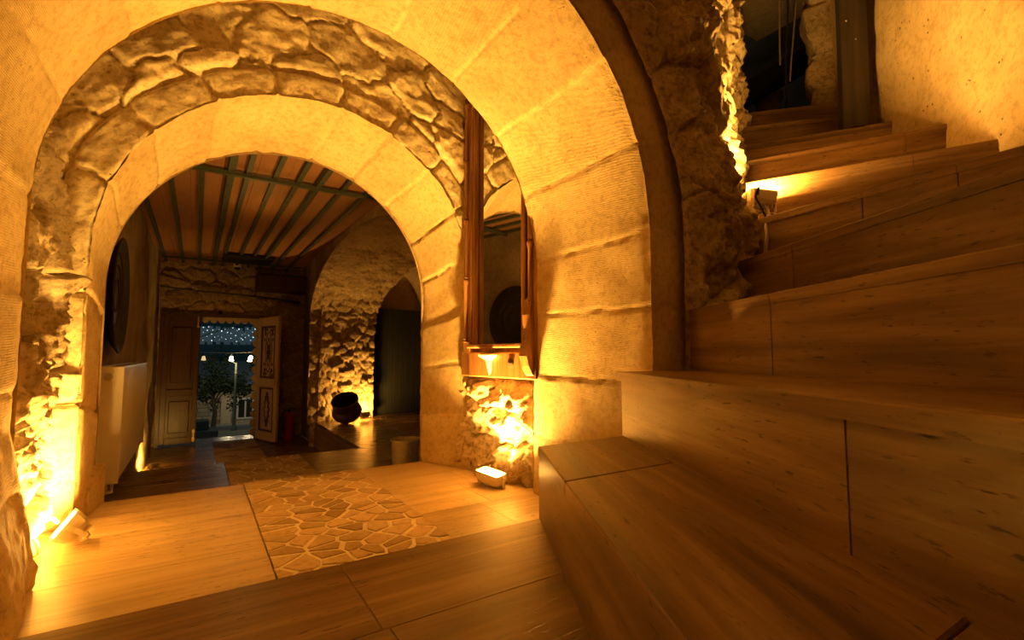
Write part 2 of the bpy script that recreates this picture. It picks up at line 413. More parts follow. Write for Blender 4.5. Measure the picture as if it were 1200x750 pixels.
# ---- inner arch: splayed soffit, ring of rough voussoirs
C2f, R2f, C2b, R2b = (.50, .43), .88, (.425, .335), .80
Y2f, Y2b = 2.60, 2.97
def build_inner_arch():
    s = np.linspace(0, 1, 400); w = np.linspace(0, 1, 36)
    Sg, W = np.meshgrid(s, w, indexing='ij')
    Lf, Lb = path_len(C2f, R2f, LD), path_len(C2b, R2b, LD)
    xf, zf, nxf, nzf = arch_path(Sg * Lf, C2f, R2f, LD); xb, zb, nxb, nzb = arch_path(Sg * Lb, C2b, R2b, LD)
    J = [0]; a = [0, .095, .19, .285, .345, .405, .46, .52, .575, .63, .69, .745, .81, .87, .935, 1.0]
    J = [q * Lf for q in a]
    rel, cell = voussoir_rel(Sg * Lf, W * .4, J, k=21, wob=.02, gw=.008, gd=.010, amp=.009)
    edge = np.exp(-(W / .05) ** 2) + np.exp(-((1 - W) / .04) ** 2)
    rel = rel + .012 * edge * (.2 + ridg(Sg * Lf, W, 12, 3, 3)) + .004 * fbm(Sg * Lf, W * .4, 8, 4, 14)
    P = np.stack([xf * (1 - W) + xb * W + nxf * rel, Y2f + (Y2b - Y2f) * W, zf * (1 - W) + zb * W + nzf * rel], -1)
    o = grid_mesh('trim_2', P, M['arch'], cell=cell); o['kind'] = 'structure'
    t = np.linspace(0, .165, 22)
    Sg2, T = np.meshgrid(s, t, indexing='ij'); Ls = Sg2 * Lf
    rel, cell = voussoir_rel(Ls, T, J, k=21, wob=.03, gw=.012, gd=.022, amp=.012)
    x, z, nx, nz = arch_path(Ls, C2f, R2f, LD)
    e0 = .014 * np.exp(-(T / .012) ** 2) * (.5 + ridg(Ls, T, 14, 3, 2)) + .03 * np.clip((T - .14) / .02, 0, 1)
    y = Y2f + rel * .9 + e0 + .010 * (ridg(Ls, T, 10, 4, 31) - .5) + .006 * fbm(Ls, T, 25, 3, 33)
    T2 = T + np.where(T == 0, .010, 0) + .02 * (T / .165) * fbm(Ls, T * 0, 5, 3, 40)
    grid_mesh('arch_front_face', np.stack([x + nx * T2, y, z + nz * T2], -1), M['rubble_face'], parent=o, cell=cell, flip=True)
build_inner_arch()

# ---- rubble tympanum above / around the inner arch, in the plane Y = 2.6
def build_tympanum():
    s = np.linspace(0, path_len(C2f, 1.03, LD), 430); t = np.linspace(0, 1.1, 120)
    Sg, T = np.meshgrid(s, t, indexing='ij')
    x, z, nx, nz = arch_path(Sg, C2f, R2f + .13, LD)
    X = x + nx * T; Zz = z + nz * T
    X = np.clip(X, -.58, 1.52); Zz = np.minimum(Zz, 2.05)
    h, cell = rubble(Sg, T + .3, .27, .20, amp=.045, k=71, jit=.75, mort=.10, rough=.016, tilt=.5)
    h = h * np.clip(T / .05, .25, 1)
    y = Y2f + .035 - h
    o = grid_mesh('wall_inner_arch', np.stack([X, y, Zz], -1), M['rubble_face'], cell=cell, flip=True); o['kind'] = 'structure'
    # room side of the same wall
    x, z, nx, nz = arch_path(Sg[:, ::6], C2b, R2b, LD)
    X = np.clip(x + nx * T[:, ::6] * 2.4, -.60, 3.4); Zz = np.clip(z + nz * T[:, ::6] * 2.4, LD, 2.05)
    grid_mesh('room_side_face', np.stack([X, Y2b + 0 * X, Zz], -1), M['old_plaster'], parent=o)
build_tympanum()

# ---- passage side walls between the two arches
def side_wall(name, x0, sgn, seed, cu, cv, amp, bulge=None, slope=0.0):
    y = np.linspace(1.998, 2.66, 80); z = np.linspace(LD - .02, 2.05, 300)
    Yg, Zg = np.meshgrid(y, z, indexing='ij')
    h, cell = rubble(Yg, Zg, cu, cv, amp=amp, k=seed, jit=.9, mort=.14, rough=.05)
    if bulge is not None: h = h + bulge(Yg, Zg)
    h = h * np.clip((Yg - 2.0) / .10, .25, 1)
    P = np.stack([x0 + slope * (2.6 - Yg) + sgn * h, Yg, Zg], -1)
    o = grid_mesh(name, P, M['rubble'], cell=cell, flip=(sgn < 0)); o['kind'] = 'structure'
    return o
def bl(Yg, Zg):
    b = .055 * np.exp(-(((Yg - 2.38) / .2) ** 2 + ((Zg + .22) / .17) ** 2)) + .05 * np.exp(-(((Yg - 2.42) / .12) ** 2 + ((Zg - .28) / .10) ** 2))
    b += .05 * np.exp(-(((Yg - 2.4) / .2) ** 2 + ((Zg + .55) / .12) ** 2))
    return b
side_wall('wall_passage_left', -.55, 1, 11, .30, .24, .080, bl)
def br(Yg, Zg):
    return .05 * (1 / (1 + np.exp((Zg + .17) / .02))) - .055 * (1 / (1 + np.exp(-(Zg + .12) / .02)))
side_wall('wall_passage_right', 1.475, -1, 23, .24, .17, .065, br, slope=.16)
MB().box((.48, 2.31, 2.08), (2.4, .78, .08)).build('ceiling_passage', M['rubble'])['kind'] = 'structure'
# squared stone block at the foot of the inner arch
MB().add([(-.50, 2.74, -.72), (-.362, 2.755, -.72), (-.338, 2.985, -.72), (-.50, 2.985, -.72), (-.50, 2.74, -.585), (-.366, 2.757, -.588), (-.342, 2.985, -.512), (-.50, 2.985, -.505)],
    [(3, 2, 1, 0), (4, 5, 6, 7), (0, 1, 5, 4), (1, 2, 6, 5), (2, 3, 7, 6), (3, 0, 4, 7)]).build('trim_3', M['arch'])['kind'] = 'structure'

# ---- near wall that holds the big arch; it wraps round the stair as a rough pier
def build_front_wall():
    z = np.linspace(-.52, 3.2, 400)
    path = np.array([[1.5, 1.225], [1.93, 1.20], [2.03, 1.22], [2.12, 1.33], [2.5, 1.62], [3.13, 1.95], [3.22, 2.03], [3.1, 2.35]])
    d = np.r_[0, np.cumsum(np.hypot(*np.diff(path, axis=0).T))]
    u = np.linspace(0, d[-1], 270)
    base = np.stack([np.interp(u, d, path[:, 0]), np.interp(u, d, path[:, 1])], -1)
    # smooth the corner
    for _ in range(6): base[1:-1] = (base[:-2] + base[1:-1] * 2 + base[2:]) / 4
    tg = np.gradient(base, axis=0); tg /= np.linalg.norm(tg, axis=1, keepdims=True)
    nrm = np.stack([tg[:, 1], -tg[:, 0]], -1)
    Zg = np.repeat(z[None], len(u), 0)
    # left boundary follows the ring
    zz = Zg; xr = np.where(zz > C1[1], C1[0] + np.sqrt(np.maximum(ring_o ** 2 - (zz - C1[1]) ** 2, 0)), C1[0] + ring_o)
    us = xr - 1.5                          # start u (along X near the ring)
    us = np.where(zz > C1[1] + ring_o, C1[0] - 1.5, us)
    k = np.clip(u[:, None] / .42, 0, 1)
    U = us * (1 - k) + u[:, None] * 1.0 * k
    U = np.where(u[:, None] < .42, us + (.42 - us) * k, u[:, None])
    bx = np.where(U < 0, 1.5 + U, np.interp(U, u, base[:, 0])); by = np.where(U < 0, 1.225, np.interp(U, u, base[:, 1]))
    nx = np.where(U < 0, 0., np.interp(U, u, nrm[:, 0])); ny = np.where(U < 0, -1., np.interp(U, u, nrm[:, 1]))
    h, cell = rubble(U, Zg, .34, .30, amp=.075, k=131, jit=.95, mort=.16, rough=.05)
    h = h + .05 * fbm(U, Zg, 3.0, 3, 133)
    h = h * (.10 + .9 * np.clip((U - us) / .13, .0, 1) ** 1.3) + .012
    low = np.clip((.05 - Zg) / .2, 0, 1); h = h * (1 - .8 * low)
    # the pier batters back towards the top
    near = np.exp(-((U - .55) / .28) ** 2)
    lean = np.clip((Zg - .55) / .95, 0, 1.6) * .31 * near
    P = np.stack([bx + nx * h - lean, by + ny * h + lean * .2, Zg], -1)
    o = grid_mesh('wall_stair_pier', P, M['rubble'], cell=cell, flip=True); o['kind'] = 'structure'
    # left and upper remainder of the near wall
    zl = np.linspace(-.52, 3.2, 120); kk = np.linspace(0, 1, 30)
    Zg, K = np.meshgrid(zl, kk, indexing='ij')
    xr = np.where(Zg > C1[1], C1[0] - np.sqrt(np.maximum(ring_o ** 2 - (Zg - C1[1]) ** 2, 0)), C1[0] - ring_o)
    xr = np.where(Zg > C1[1] + ring_o, C1[0], xr)
    X = xr * (1 - K) + -1.32 * K
    h, cell = rubble(X, Zg, .3, .26, amp=.05, k=171)
    w = grid_mesh('wall_front_left', np.stack([X, 1.24 - h * np.clip(K * 8, 0, 1), Zg], -1), M['rubble'], cell=cell, flip=False); w['kind'] = 'structure'
build_front_wall()

# ------------------------------------------------------------------ near room shell (behind and beside the viewer)
def slab_wall(name, pts, z0, z1, m, amp=.02, k=0, nu=60, nz=50, flip=False, parent=None):
    pts = np.array(pts, float); d = np.r_[0, np.cumsum(np.hypot(*np.diff(pts, axis=0).T))]
    u = np.linspace(0, d[-1], nu); z = np.linspace(z0, z1, nz)
    bx = np.interp(u, d, pts[:, 0]); by = np.interp(u, d, pts[:, 1])
    tx = np.gradient(bx); ty = np.gradient(by); L = np.hypot(tx, ty); nx, ny = ty / L, -tx / L
    U, Zg = np.meshgrid(u, z, indexing='ij')
    h = amp * fbm(U, Zg, 1.6, 4, k) + amp * .3 * fbm(U, Zg, 9, 3, k + 3)
    P = np.stack([bx[:, None] + nx[:, None] * h, by[:, None] + ny[:, None] * h, Zg], -1)
    o = grid_mesh(name, P, m, parent=parent, flip=flip)
    if parent is None: o['kind'] = 'structure'
    return o
slab_wall('wall_left', [(-1.3, 1.26), (-1.3, -1.7)], F0, 3.2, M['plaster'], k=1)
slab_wall('wall_back', [(-1.3, -1.7), (2.45, -1.7)], F0, 3.2, M['plaster'], k=2)
slab_wall('wall_right', [(3.74, 1.57), (3.12, 1.02), (2.42, .36), (2.30, .1), (2.28, -1.7)], -.3, 3.4, M['plaster'], amp=.035, k=3, nu=150, nz=110, flip=False)
MB().box((1.6, .4, 3.26), (6.2, 4.4, .1)).build('ceiling', M['plaster'])['kind'] = 'structure'

# ------------------------------------------------------------------ floors
def slabs(mb, x0, x1, y0, y1, z, xs, th=.03, gap=.0006, ycuts=None, seed=0, jit=.3):
    """rows of stone slabs laid lengthwise along X"""
    rnd = random.Random(seed)
    ys = [y0] + (ycuts or []) + [y1]
    for r in range(len(ys) - 1):
        cuts = [x0] + [c + (rnd.random() - .5) * jit for c in xs if x0 + .2 < c < x1 - .2] + [x1]
        for i in range(len(cuts) - 1):
            a, b, c, d = cuts[i] + gap, cuts[i + 1] - gap, ys[r] + gap, ys[r + 1] - gap
            mb.prism([(a, c), (b, c), (b, d), (a, d)], z - th, z, inset=.0015, cell=rnd.random())
def clip_poly(poly, px, py, nx, ny):
    out = []
    for i in range(len(poly)):
        a, b = poly[i], poly[(i + 1) % len(poly)]
        da = (a[0] - px) * nx + (a[1] - py) * ny; db = (b[0] - px) * nx + (b[1] - py) * ny
        if da <= 0: out.append(a)
        if (da < 0) != (db < 0) and da != db:
            t = da / (da - db); out.append((a[0] + (b[0] - a[0]) * t, a[1] + (b[1] - a[1]) * t))
    return out
def crazy(name, x0, x1, y0, y1, z, n, seed, parent, mat_, cs=.11):
    rnd = random.Random(seed); mb = MB(); pts = []
    nx_, ny_ = max(2, round((x1 - x0) / cs / 1.35)), max(2, round((y1 - y0) / cs * 1.45))
    for j in range(ny_):
        for i in range(nx_):
            pts.append((x0 + (i + .5 + (j % 2) * .35 - .17 + (rnd.random() - .5) * .75) * (x1 - x0) / nx_, y0 + (j + .5 + (rnd.random() - .5) * .75) * (y1 - y0) / ny_))
    for i, p in enumerate(pts):
        poly = [(x0, y0), (x1, y0), (x1, y1), (x0, y1)]
        for j, q in enumerate(pts):
            if i == j: continue
            dx, dy = q[0] - p[0], q[1] - p[1]; L = math.hypot(dx, dy)
            if L > .8: continue
            g = .0045 + .0055 * hsh(np.array(float(min(i, j))), np.array(float(max(i, j))), 3)
            poly = clip_poly(poly, (p[0] + q[0]) / 2 - dx / L * g, (p[1] + q[1]) / 2 - dy / L * g, dx / L, dy / L)
            if len(poly) < 3: break
        if len(poly) < 3: continue
        mb.prism(poly, z - .03, z + .003 + .003 * rnd.random(), inset=.002, cell=rnd.random())
    o = mb.build(name, mat_, parent)
    MB().box(((x0 + x1) / 2, (y0 + y1) / 2, z - .016), (x1 - x0, y1 - y0, .034)).build(name.replace('stones', 'grout'), M['grout'], parent)
    return o
fl = MB(); slabs(fl, -1.3, .92, -1.7, 1.235, F0, [-.6, .30], ycuts=[-1.2, -.5, .2, .905], seed=4, th=.03, jit=.06)
floor = fl.build('floor', M['trav_dark'], uvdir=(1, 0, 0)); floor['kind'] = 'structure'
MB().box((-.2, -.2, F0 - .115), (2.3, 2.86, .17)).build('floor_step_body', M['trav_dark'], floor, uvdir=(1, 0, 0))
# landing between the arches
ld = MB(); slabs(ld, -.62, .233, 1.15, 2.975, LD, [], ycuts=[1.62, 1.98, 2.42, 2.70], seed=5); slabs(ld, .832, 1.6, 1.15, 2.975, LD, [1.2], ycuts=[1.65, 2.0, 2.35, 2.68], seed=6)
landing = ld.build('floor_landing', M['trav'], uvdir=(1, 0, 0)); landing['kind'] = 'structure'
crazy('paving_stones', .235, .83, 1.15, 2.972, LD, 70, 4, landing, M['pave'], cs=.095)
MB().box((.49, 2.06, LD - .15), (2.2, 1.81, .24)).build('landing_body', M['trav'], landing, uvdir=(1, 0, 0))
# first lower floor, running on as the raised floor of the side alcove
f1 = MB(); slabs(f1, -.6, .233, 2.98, 4.9, L1, [], ycuts=[3.4, 3.9, 4.3], seed=7); slabs(f1, .832, 3.5, 2.98, 4.9, L1, [1.5, 2.4], ycuts=[3.4, 3.9, 4.45], seed=8)
slabs(f1, 1.40, 3.5, 4.9, 7.5, L1, [2.1, 2.8], ycuts=[5.4, 5.9, 6.4, 6.9], seed=9)
floor1 = f1.build('floor_lower', M['trav_far'], uvdir=(1, 0, 0)); floor1['kind'] = 'structure'
crazy('paving_stones', .235, .83, 2.98, 4.9, L1, 70, 9, floor1, M['pave'])
MB().box((1.45, 3.94, L1 - .2), (4.1, 1.9, .33)).box((2.45, 6.2, L1 - .2), (2.1, 2.6, .33)).build('lower_floor_body', M['trav_dark'], floor1, uvdir=(0, 1, 0))
# sunken floor in front of the street door
f2 = MB(); slabs(f2, -.6, .233, 4.89, 8.75, L2, [], ycuts=[5.4, 5.9, 6.4, 6.9, 7.4, 7.9], seed=11); slabs(f2, .77, 1.42, 4.89, 8.75, L2, [], ycuts=[5.5, 6.1, 6.7, 7.3, 7.9], seed=12)
floor2 = f2.build('floor_entrance', M['trav_far'], uvdir=(1, 0, 0)); floor2['kind'] = 'structure'
crazy('paving_stones', .235, .768, 4.89, 8.3, L2, 90, 19, floor2, M['pave'], cs=.16)
slabs_ = MB(); slabs(slabs_, .235, .77, 8.3, 8.75, L2, [], seed=13); slabs_.build('threshold', M['trav_far'], floor2, uvdir=(1, 0, 0))

# ------------------------------------------------------------------ winding stair
ZS = [F0, -.286, -.062, .175, .395, .61, .825, 1.04, 1.255, 1.475, 1.70]
A = [None, (.905, 1.235), (1.27, 1.235), (1.635, 1.235), (1.96, 1.25), (2.10, 1.19), (2.19, 1.29), (2.44, 1.45), (2.70, 1.63), (2.90, 1.77), (3.15, 1.90)]
B = [None, (-.25, -.95), (.11, -.95), (.49, -.95), (.815, -.95), (1.86, -.95), (2.60, .37), (2.92, .45), (3.22, .80), (3.42, 1.12), (3.78, 1.20)]
stair = empty('stone_staircase', (0, 0, 0), 0, 'polished brown stone staircase winding up to the right around the rough pier', 'staircase')
def lerp2(a, b, t): return (a[0] + (b[0] - a[0]) * t, a[1] + (b[1] - a[1]) * t)
def build_step(k):
    a, b = A[k], B[k]
    dx, dy = b[0] - a[0], b[1] - a[1]; Ln = math.hypot(dx, dy); ux, uy = dx / Ln, dy / Ln
    nx, ny = -uy, ux                       # points up the stair
    if nx * 1 + ny * (-.3) < 0: nx, ny = -nx, -ny
    z0, z1 = ZS[k - 1], ZS[k]
    if k < 10: c, d = A[k + 1], B[k + 1]
    else: c, d = (4.2, 2.9), (4.5, 1.9)
    ext = .02
    cc = (c[0] + .02 * nx, c[1] + .02 * ny); dd = (d[0] + .02 * nx, d[1] + .02 * ny)
    cuts = {1: [.0, .17, .477, 1], 2: [0, 1], 3: [0, .22, .70, 1], 4: [0, .17, 1], 5: [0, .20, .33, 1], 6: [0, .62, 1], 7: [0, .62, 1]}.get(k, [0, 1])
    tr = MB(); rs = MB(); th = .03; rnd = random.Random(k)
    no = .016 if k == 2 else .003
    g = .0008
    for i in range(len(cuts) - 1):
        t0, t1 = cuts[i] + g, cuts[i + 1] - g
        p0, p1, p2, p3 = lerp2(a, b, t0), lerp2(a, b, t1), lerp2(cc, dd, t1), lerp2(cc, dd, t0)
        p0 = (p0[0] - nx * no, p0[1] - ny * no); p1 = (p1[0] - nx * no, p1[1] - ny * no)
        poly = [p0, p3, p2, p1] if k < 5 else [p0, p3, p2, p1]
        ar = sum(poly[j][0] * poly[(j + 1) % 4][1] - poly[(j + 1) % 4][0] * poly[j][1] for j in range(4))
        if ar < 0: poly = poly[::-1]
        tr.prism(poly, z1 - th, z1, inset=.003, cell=rnd.random())
    rc = {2: [0, .415, 1], 1: [0, .55, 1]}.get(k, cuts)
    for i in range(len(rc) - 1):
        t0, t1 = rc[i] + g, rc[i + 1] - g
        p0, p1 = lerp2(a, b, t0), lerp2(a, b, t1)
        q = [p0, p1, (p1[0] + nx * .025, p1[1] + ny * .025), (p0[0] + nx * .025, p0[1] + ny * .025)]
        ar = sum(q[j][0] * q[(j + 1) % 4][1] - q[(j + 1) % 4][0] * q[j][1] for j in range(4))
        if ar < 0: q = q[::-1]
        rs.prism(q, z0 - .03, z1 - th, cell=rnd.random())
    # masonry under the tread, closing its free end
    bd = MB(); e = .012
    q = [(a[0] + nx * .02, a[1] + ny * .02), (b[0] + nx * .02, b[1] + ny * .02), dd, cc]
    ar = sum(q[j][0] * q[(j + 1) % 4][1] - q[(j + 1) % 4][0] * q[j][1] for j in range(4))
    if ar < 0: q = q[::-1]
    bd.prism(q, (F0 if k < 4 else z0 - .25) - .02, z1 - th)
    st = tr.build('step', M['trav_dark'], stair, uvdir=(ux, uy, 0))
    rs.build('riser', M['trav_dark'], st, uvdir=(ux, uy, 0))
    bd.build('step_core', M['trav_dark'], st, uvdir=(ux, uy, 0))
for k in range(1, 11): build_step(k)

# ------------------------------------------------------------------ dark chamber at the head of the stair
ZU = 1.70
fu = MB(); fu.prism([(3.2, 2.0), (4.4, 2.0), (7.2, 2.4), (7.2, 6.2), (3.2, 6.2)], ZU - .05, ZU - .002)
fu.build('floor_upper', M['trav_dark'], uvdir=(1, 0, 0))['kind'] = 'structure'
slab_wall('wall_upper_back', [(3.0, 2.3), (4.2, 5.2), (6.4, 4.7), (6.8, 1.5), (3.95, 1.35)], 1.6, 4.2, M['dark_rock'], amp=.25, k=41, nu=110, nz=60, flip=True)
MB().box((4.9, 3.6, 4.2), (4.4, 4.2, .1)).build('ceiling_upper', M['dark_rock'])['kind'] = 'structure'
# rough stone jamb behind the timber post
def build_jamb():
    z = np.linspace(1.6, 3.3, 130)
    path = np.array([[4.20, 1.80], [3.80, 1.68], [3.64, 1.575], [3.68, 1.47], [3.85, 1.38]])
    d = np.r_[0, np.cumsum(np.hypot(*np.diff(path, axis=0).T))]; u = np.linspace(0, d[-1], 60)
    bx, by = np.interp(u, d, path[:, 0]), np.interp(u, d, path[:, 1])
    tx, ty = np.gradient(bx), np.gradient(by); L = np.hypot(tx, ty)
    U, Zg = np.meshgrid(u, z, indexing='ij'); h, cell = rubble(U * 0 + .3, Zg, .6, .27, amp=.11, k=201, mort=.25)
    h = h + .03 * fbm(U, Zg, 7, 3, 9)
    P = np.stack([bx[:, None] - (ty / L)[:, None] * -h * -1, by[:, None] + (tx / L)[:, None] * h * -1, Zg], -1)
    P = np.stack([bx[:, None] - h * .7, by[:, None] + h * .5, Zg], -1)
    grid_mesh('wall_doorway_jamb', P, M['rubble'], cell=cell)['kind'] = 'structure'
build_jamb()
# sloping beam, stub column, hanging cables up there
def frame_R(xax, up=(0, 0, 1)):
    x = Vector(xax).normalized(); u = Vector(up); y = u.cross(x).normalized(); z = x.cross(y)
    return Matrix((x, y, z)).transposed()

# ------------------------------------------------------------------ entrance room
def build_room():
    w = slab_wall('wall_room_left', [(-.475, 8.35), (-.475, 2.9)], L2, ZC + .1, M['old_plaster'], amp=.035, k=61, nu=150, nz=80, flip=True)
    # street wall: rubble with a doorway
    x = np.linspace(-.6, 1.6, 170); z = np.linspace(L2, ZC + .1, 190)
    X, Zg = np.meshgrid(x, z, indexing='ij')
    h, cell = rubble(X, Zg, .34, .20, amp=.05, k=81, mort=.2, rough=.02)
    Xm = (X[:-1, :-1] + X[1:, 1:]) / 2; Zm = (Zg[:-1, :-1] + Zg[1:, 1:]) / 2
    keep = ~((Xm > -.44) & (Xm < .79) & (Zm < .56))
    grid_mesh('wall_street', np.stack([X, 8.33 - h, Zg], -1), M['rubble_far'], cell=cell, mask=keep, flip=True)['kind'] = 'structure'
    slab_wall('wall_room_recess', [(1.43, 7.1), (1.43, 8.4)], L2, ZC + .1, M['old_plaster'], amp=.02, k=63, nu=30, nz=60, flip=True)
    # alcove vault, axis along X, with a pointed doorway in it
    Yc, ry, zs, rz = 5.0, 2.16, .55, .78
    xs = np.linspace(1.30, 3.45, 190); s = np.linspace(0, 1, 330)
    ph = np.linspace(0, 1, 400)
    py = np.r_[np.full(100, Yc + ry), Yc + ry * np.cos(np.linspace(0, PI, 400)), np.full(60, Yc - ry)]
    pz = np.r_[np.linspace(L1 - .03, zs - .01, 100), zs + rz * np.sin(np.linspace(0, PI, 400)), np.linspace(zs - .01, L1, 60)]
    dd = np.r_[0, np.cumsum(np.hypot(np.diff(py), np.diff(pz)))]
    u = np.linspace(0, dd[-1], 380); y = np.interp(u, dd, py); zz = np.interp(u, dd, pz)
    ny_, nz_ = -(np.gradient(zz)), np.gradient(y); L = np.hypot(ny_, nz_); ny_, nz_ = ny_ / L, nz_ / L
    X, U = np.meshgrid(xs, u, indexing='ij')
    h, cell = rubble(X, U, .19, .105, amp=.055, k=91, jit=.5, mort=.22, rough=.010, tilt=.5)
    pl = np.clip((U - 3.1 + .5 * fbm(X, U, 1.2, 2, 5)) / .3, 0, 1)       # plastered higher up
    h = h * (1 - .8 * pl); cell = cell * (1 - pl) + .45 * pl
    Yg = np.interp(U, u, y) + np.interp(U, u, ny_) * h; Zg = np.interp(U, u, zz) + np.interp(U, u, nz_) * h
    Xm, Ym, Zm = [(q[:-1, :-1] + q[1:, 1:]) / 2 for q in (X, Yg, Zg)]
    def ztop(xx):
        xl = np.where(xx < 2.66, (xx - 2.20) / .46, (3.12 - xx) / .46)
        return np.where((xx > 2.20) & (xx < 3.12), .15 + 1.16 * np.sqrt(np.clip(1 - (1 - np.clip(xl, 0, 1)) ** 2, 0, 1)), -9)
    keep = ~((Zm < ztop(Xm)) & (Ym > 5.2))
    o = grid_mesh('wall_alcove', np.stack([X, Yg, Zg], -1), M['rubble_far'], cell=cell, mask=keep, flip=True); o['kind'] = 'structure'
    # reveal of that doorway
    t = np.linspace(2.20, 3.12, 60); zt = np.r_[np.linspace(L1, .15, 20), ztop(t[1:-1]), np.linspace(.15, L1, 20)]
    xt = np.r_[np.full(20, 2.20), t[1:-1], np.full(20, 3.12)]
    yv = np.where(zt < zs, Yc + ry, Yc + ry * np.sqrt(np.clip(1 - ((zt - zs) / rz) ** 2, 0, 1)))
    P = np.stack([np.stack([xt, yv - .01, zt], -1), np.stack([xt, np.full_like(xt, 7.5), zt], -1)], 0)
    grid_mesh('doorway_reveal', P, M['rubble_far'], parent=o, smooth=False)
    MB().box((2.66, 7.50, .3), (1.3, .04, 2.5)).build('doorway_back', M['old_plaster'], o)
    # edge of the vault where it meets the room, and the wall over it
    yy = np.linspace(2.97, 7.17, 120); zt = zs + rz * np.sqrt(np.clip(1 - ((yy - Yc) / ry) ** 2, 0, 1)) - .0
    zt = np.where(abs(yy - Yc) > ry, zs, zt)
    P = np.stack([np.stack([np.full_like(yy, 1.30), yy, zt - .055], -1), np.stack([np.full_like(yy, 1.30), yy, np.maximum(zt, ZC) + .08], -1)], 0)
    grid_mesh('vault_edge', P, M['old_plaster'], parent=o, smooth=False)
    # pilaster end of the alcove wall
    z = np.linspace(L2, ZC + .1, 160); u = np.linspace(0, 1, 26)
    U, Zg = np.meshgrid(u, z, indexing='ij'); h, cell = rubble(U * .1, Zg, .5, .17, amp=.05, k=95, mort=.2)
    Xp = 1.43 - .10 * np.sin(U * PI * .5 + .0); 
    a = U * PI / 2
    P = np.stack([1.44 - (.09 + h * .7) * np.cos(a), 7.24 - (.09 + h * .7) * np.sin(a), Zg], -1)
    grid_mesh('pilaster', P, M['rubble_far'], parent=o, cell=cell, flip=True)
    MB().box((3.47, 5.1, .2), (.06, 4.8, 2.6)).build('wall_alcove_end', M['old_plaster'])['kind'] = 'structure'
    # ceiling: planks, battens, cross battens
    c = MB(); yy0 = 2.95
    for i in range(9):
        x0 = -.5 + i * .205
        c.box((x0 + .1, 5.65, ZC + .012 + .002 * (i % 2)), (.203, 5.5, .02))
    ce = c.build('ceiling_room', M['plank']); ce['kind'] = 'structure'
    for X_ in (-.415, -.215, -.02, .155, .265, .44, .60, .745, .93, 1.12):
        wd = .052 if X_ in (.155, .745) else .034
        b = MB(); b.box((X_, 5.65, ZC - .012), (wd, 5.44, .028)); 
        if wd > .05: b.box((X_ - .010, 5.65, ZC - .03), (.02, 5.44, .012))
        b.build('batten', M['batten'], ce)
    for Y_ in (3.93, 7.78): MB().box((.42, Y_, ZC - .038), (1.72, .035, .026)).build('cross_batten', M['batten'], ce)
    MB().box((1.45, 5.75, ZC + .16), (4.3, 5.8, .12)).build('sky_blocker', M['old_plaster'], ce)  # unseen slab added above the planks to keep sky light out
    b = MB()
    b.box((.54, 7.44, ZC - .03), (.60, .46, .03)); b.build('dark_hatch_hole', M['black'], ce)  # black box stands in for the dark hole in the ceiling
    # timber lintel block right of the door head
    b = MB(); b.box((1.08, 8.22, 1.09), (.76, .16, .28), b=.03); b.build('trim_4', M['wood_door'])['kind'] = 'structure'
build_room()

# ------------------------------------------------------------------ street door
def disc_motif(mb, cx, cz, y, pts_fn, n=72, t=.004):
    """flat carved rosette relief: closed outline extruded a little"""
    ring = [pts_fn(2 * PI * i / n) for i in range(n)]
    vs = [(cx + x, y, cz + z) for x, z in ring] + [(cx + x, y - t, cz + z) for x, z in ring]
    fs = [tuple(range(n, 2 * n))] + [(i, (i + 1) % n, n + (i + 1) % n, n + i) for i in range(n)]
    mb.add(vs, fs)
def ringband(mb, cx, cz, y, rx, rz, w, lobes=0, am=0, t=.004, n=96, ph=0):
    vs = []
    for i in range(n):
        a = 2 * PI * i / n; k = 1 + am * math.cos(lobes * a + ph)
        for rr in (0, 1):
            f = k - rr * w / max(rx, .001)
            x, z = math.cos(a) * rx * f, math.sin(a) * (rz * k - rr * w)
            vs += [(cx + x, y, cz + z), (cx + x, y - t, cz + z)]
    fs = []
    for i in range(n):
        j = (i + 1) % n
        a0, a1, b0, b1 = i * 4, i * 4 + 1, i * 4 + 2, i * 4 + 3; c0, c1, d0, d1 = j * 4, j * 4 + 1, j * 4 + 2, j * 4 + 3
        fs += [(a1, c1, d1, b1), (a0, c0, c1, a1), (b0, b1, d1, d0)]
    mb.add(vs, fs)
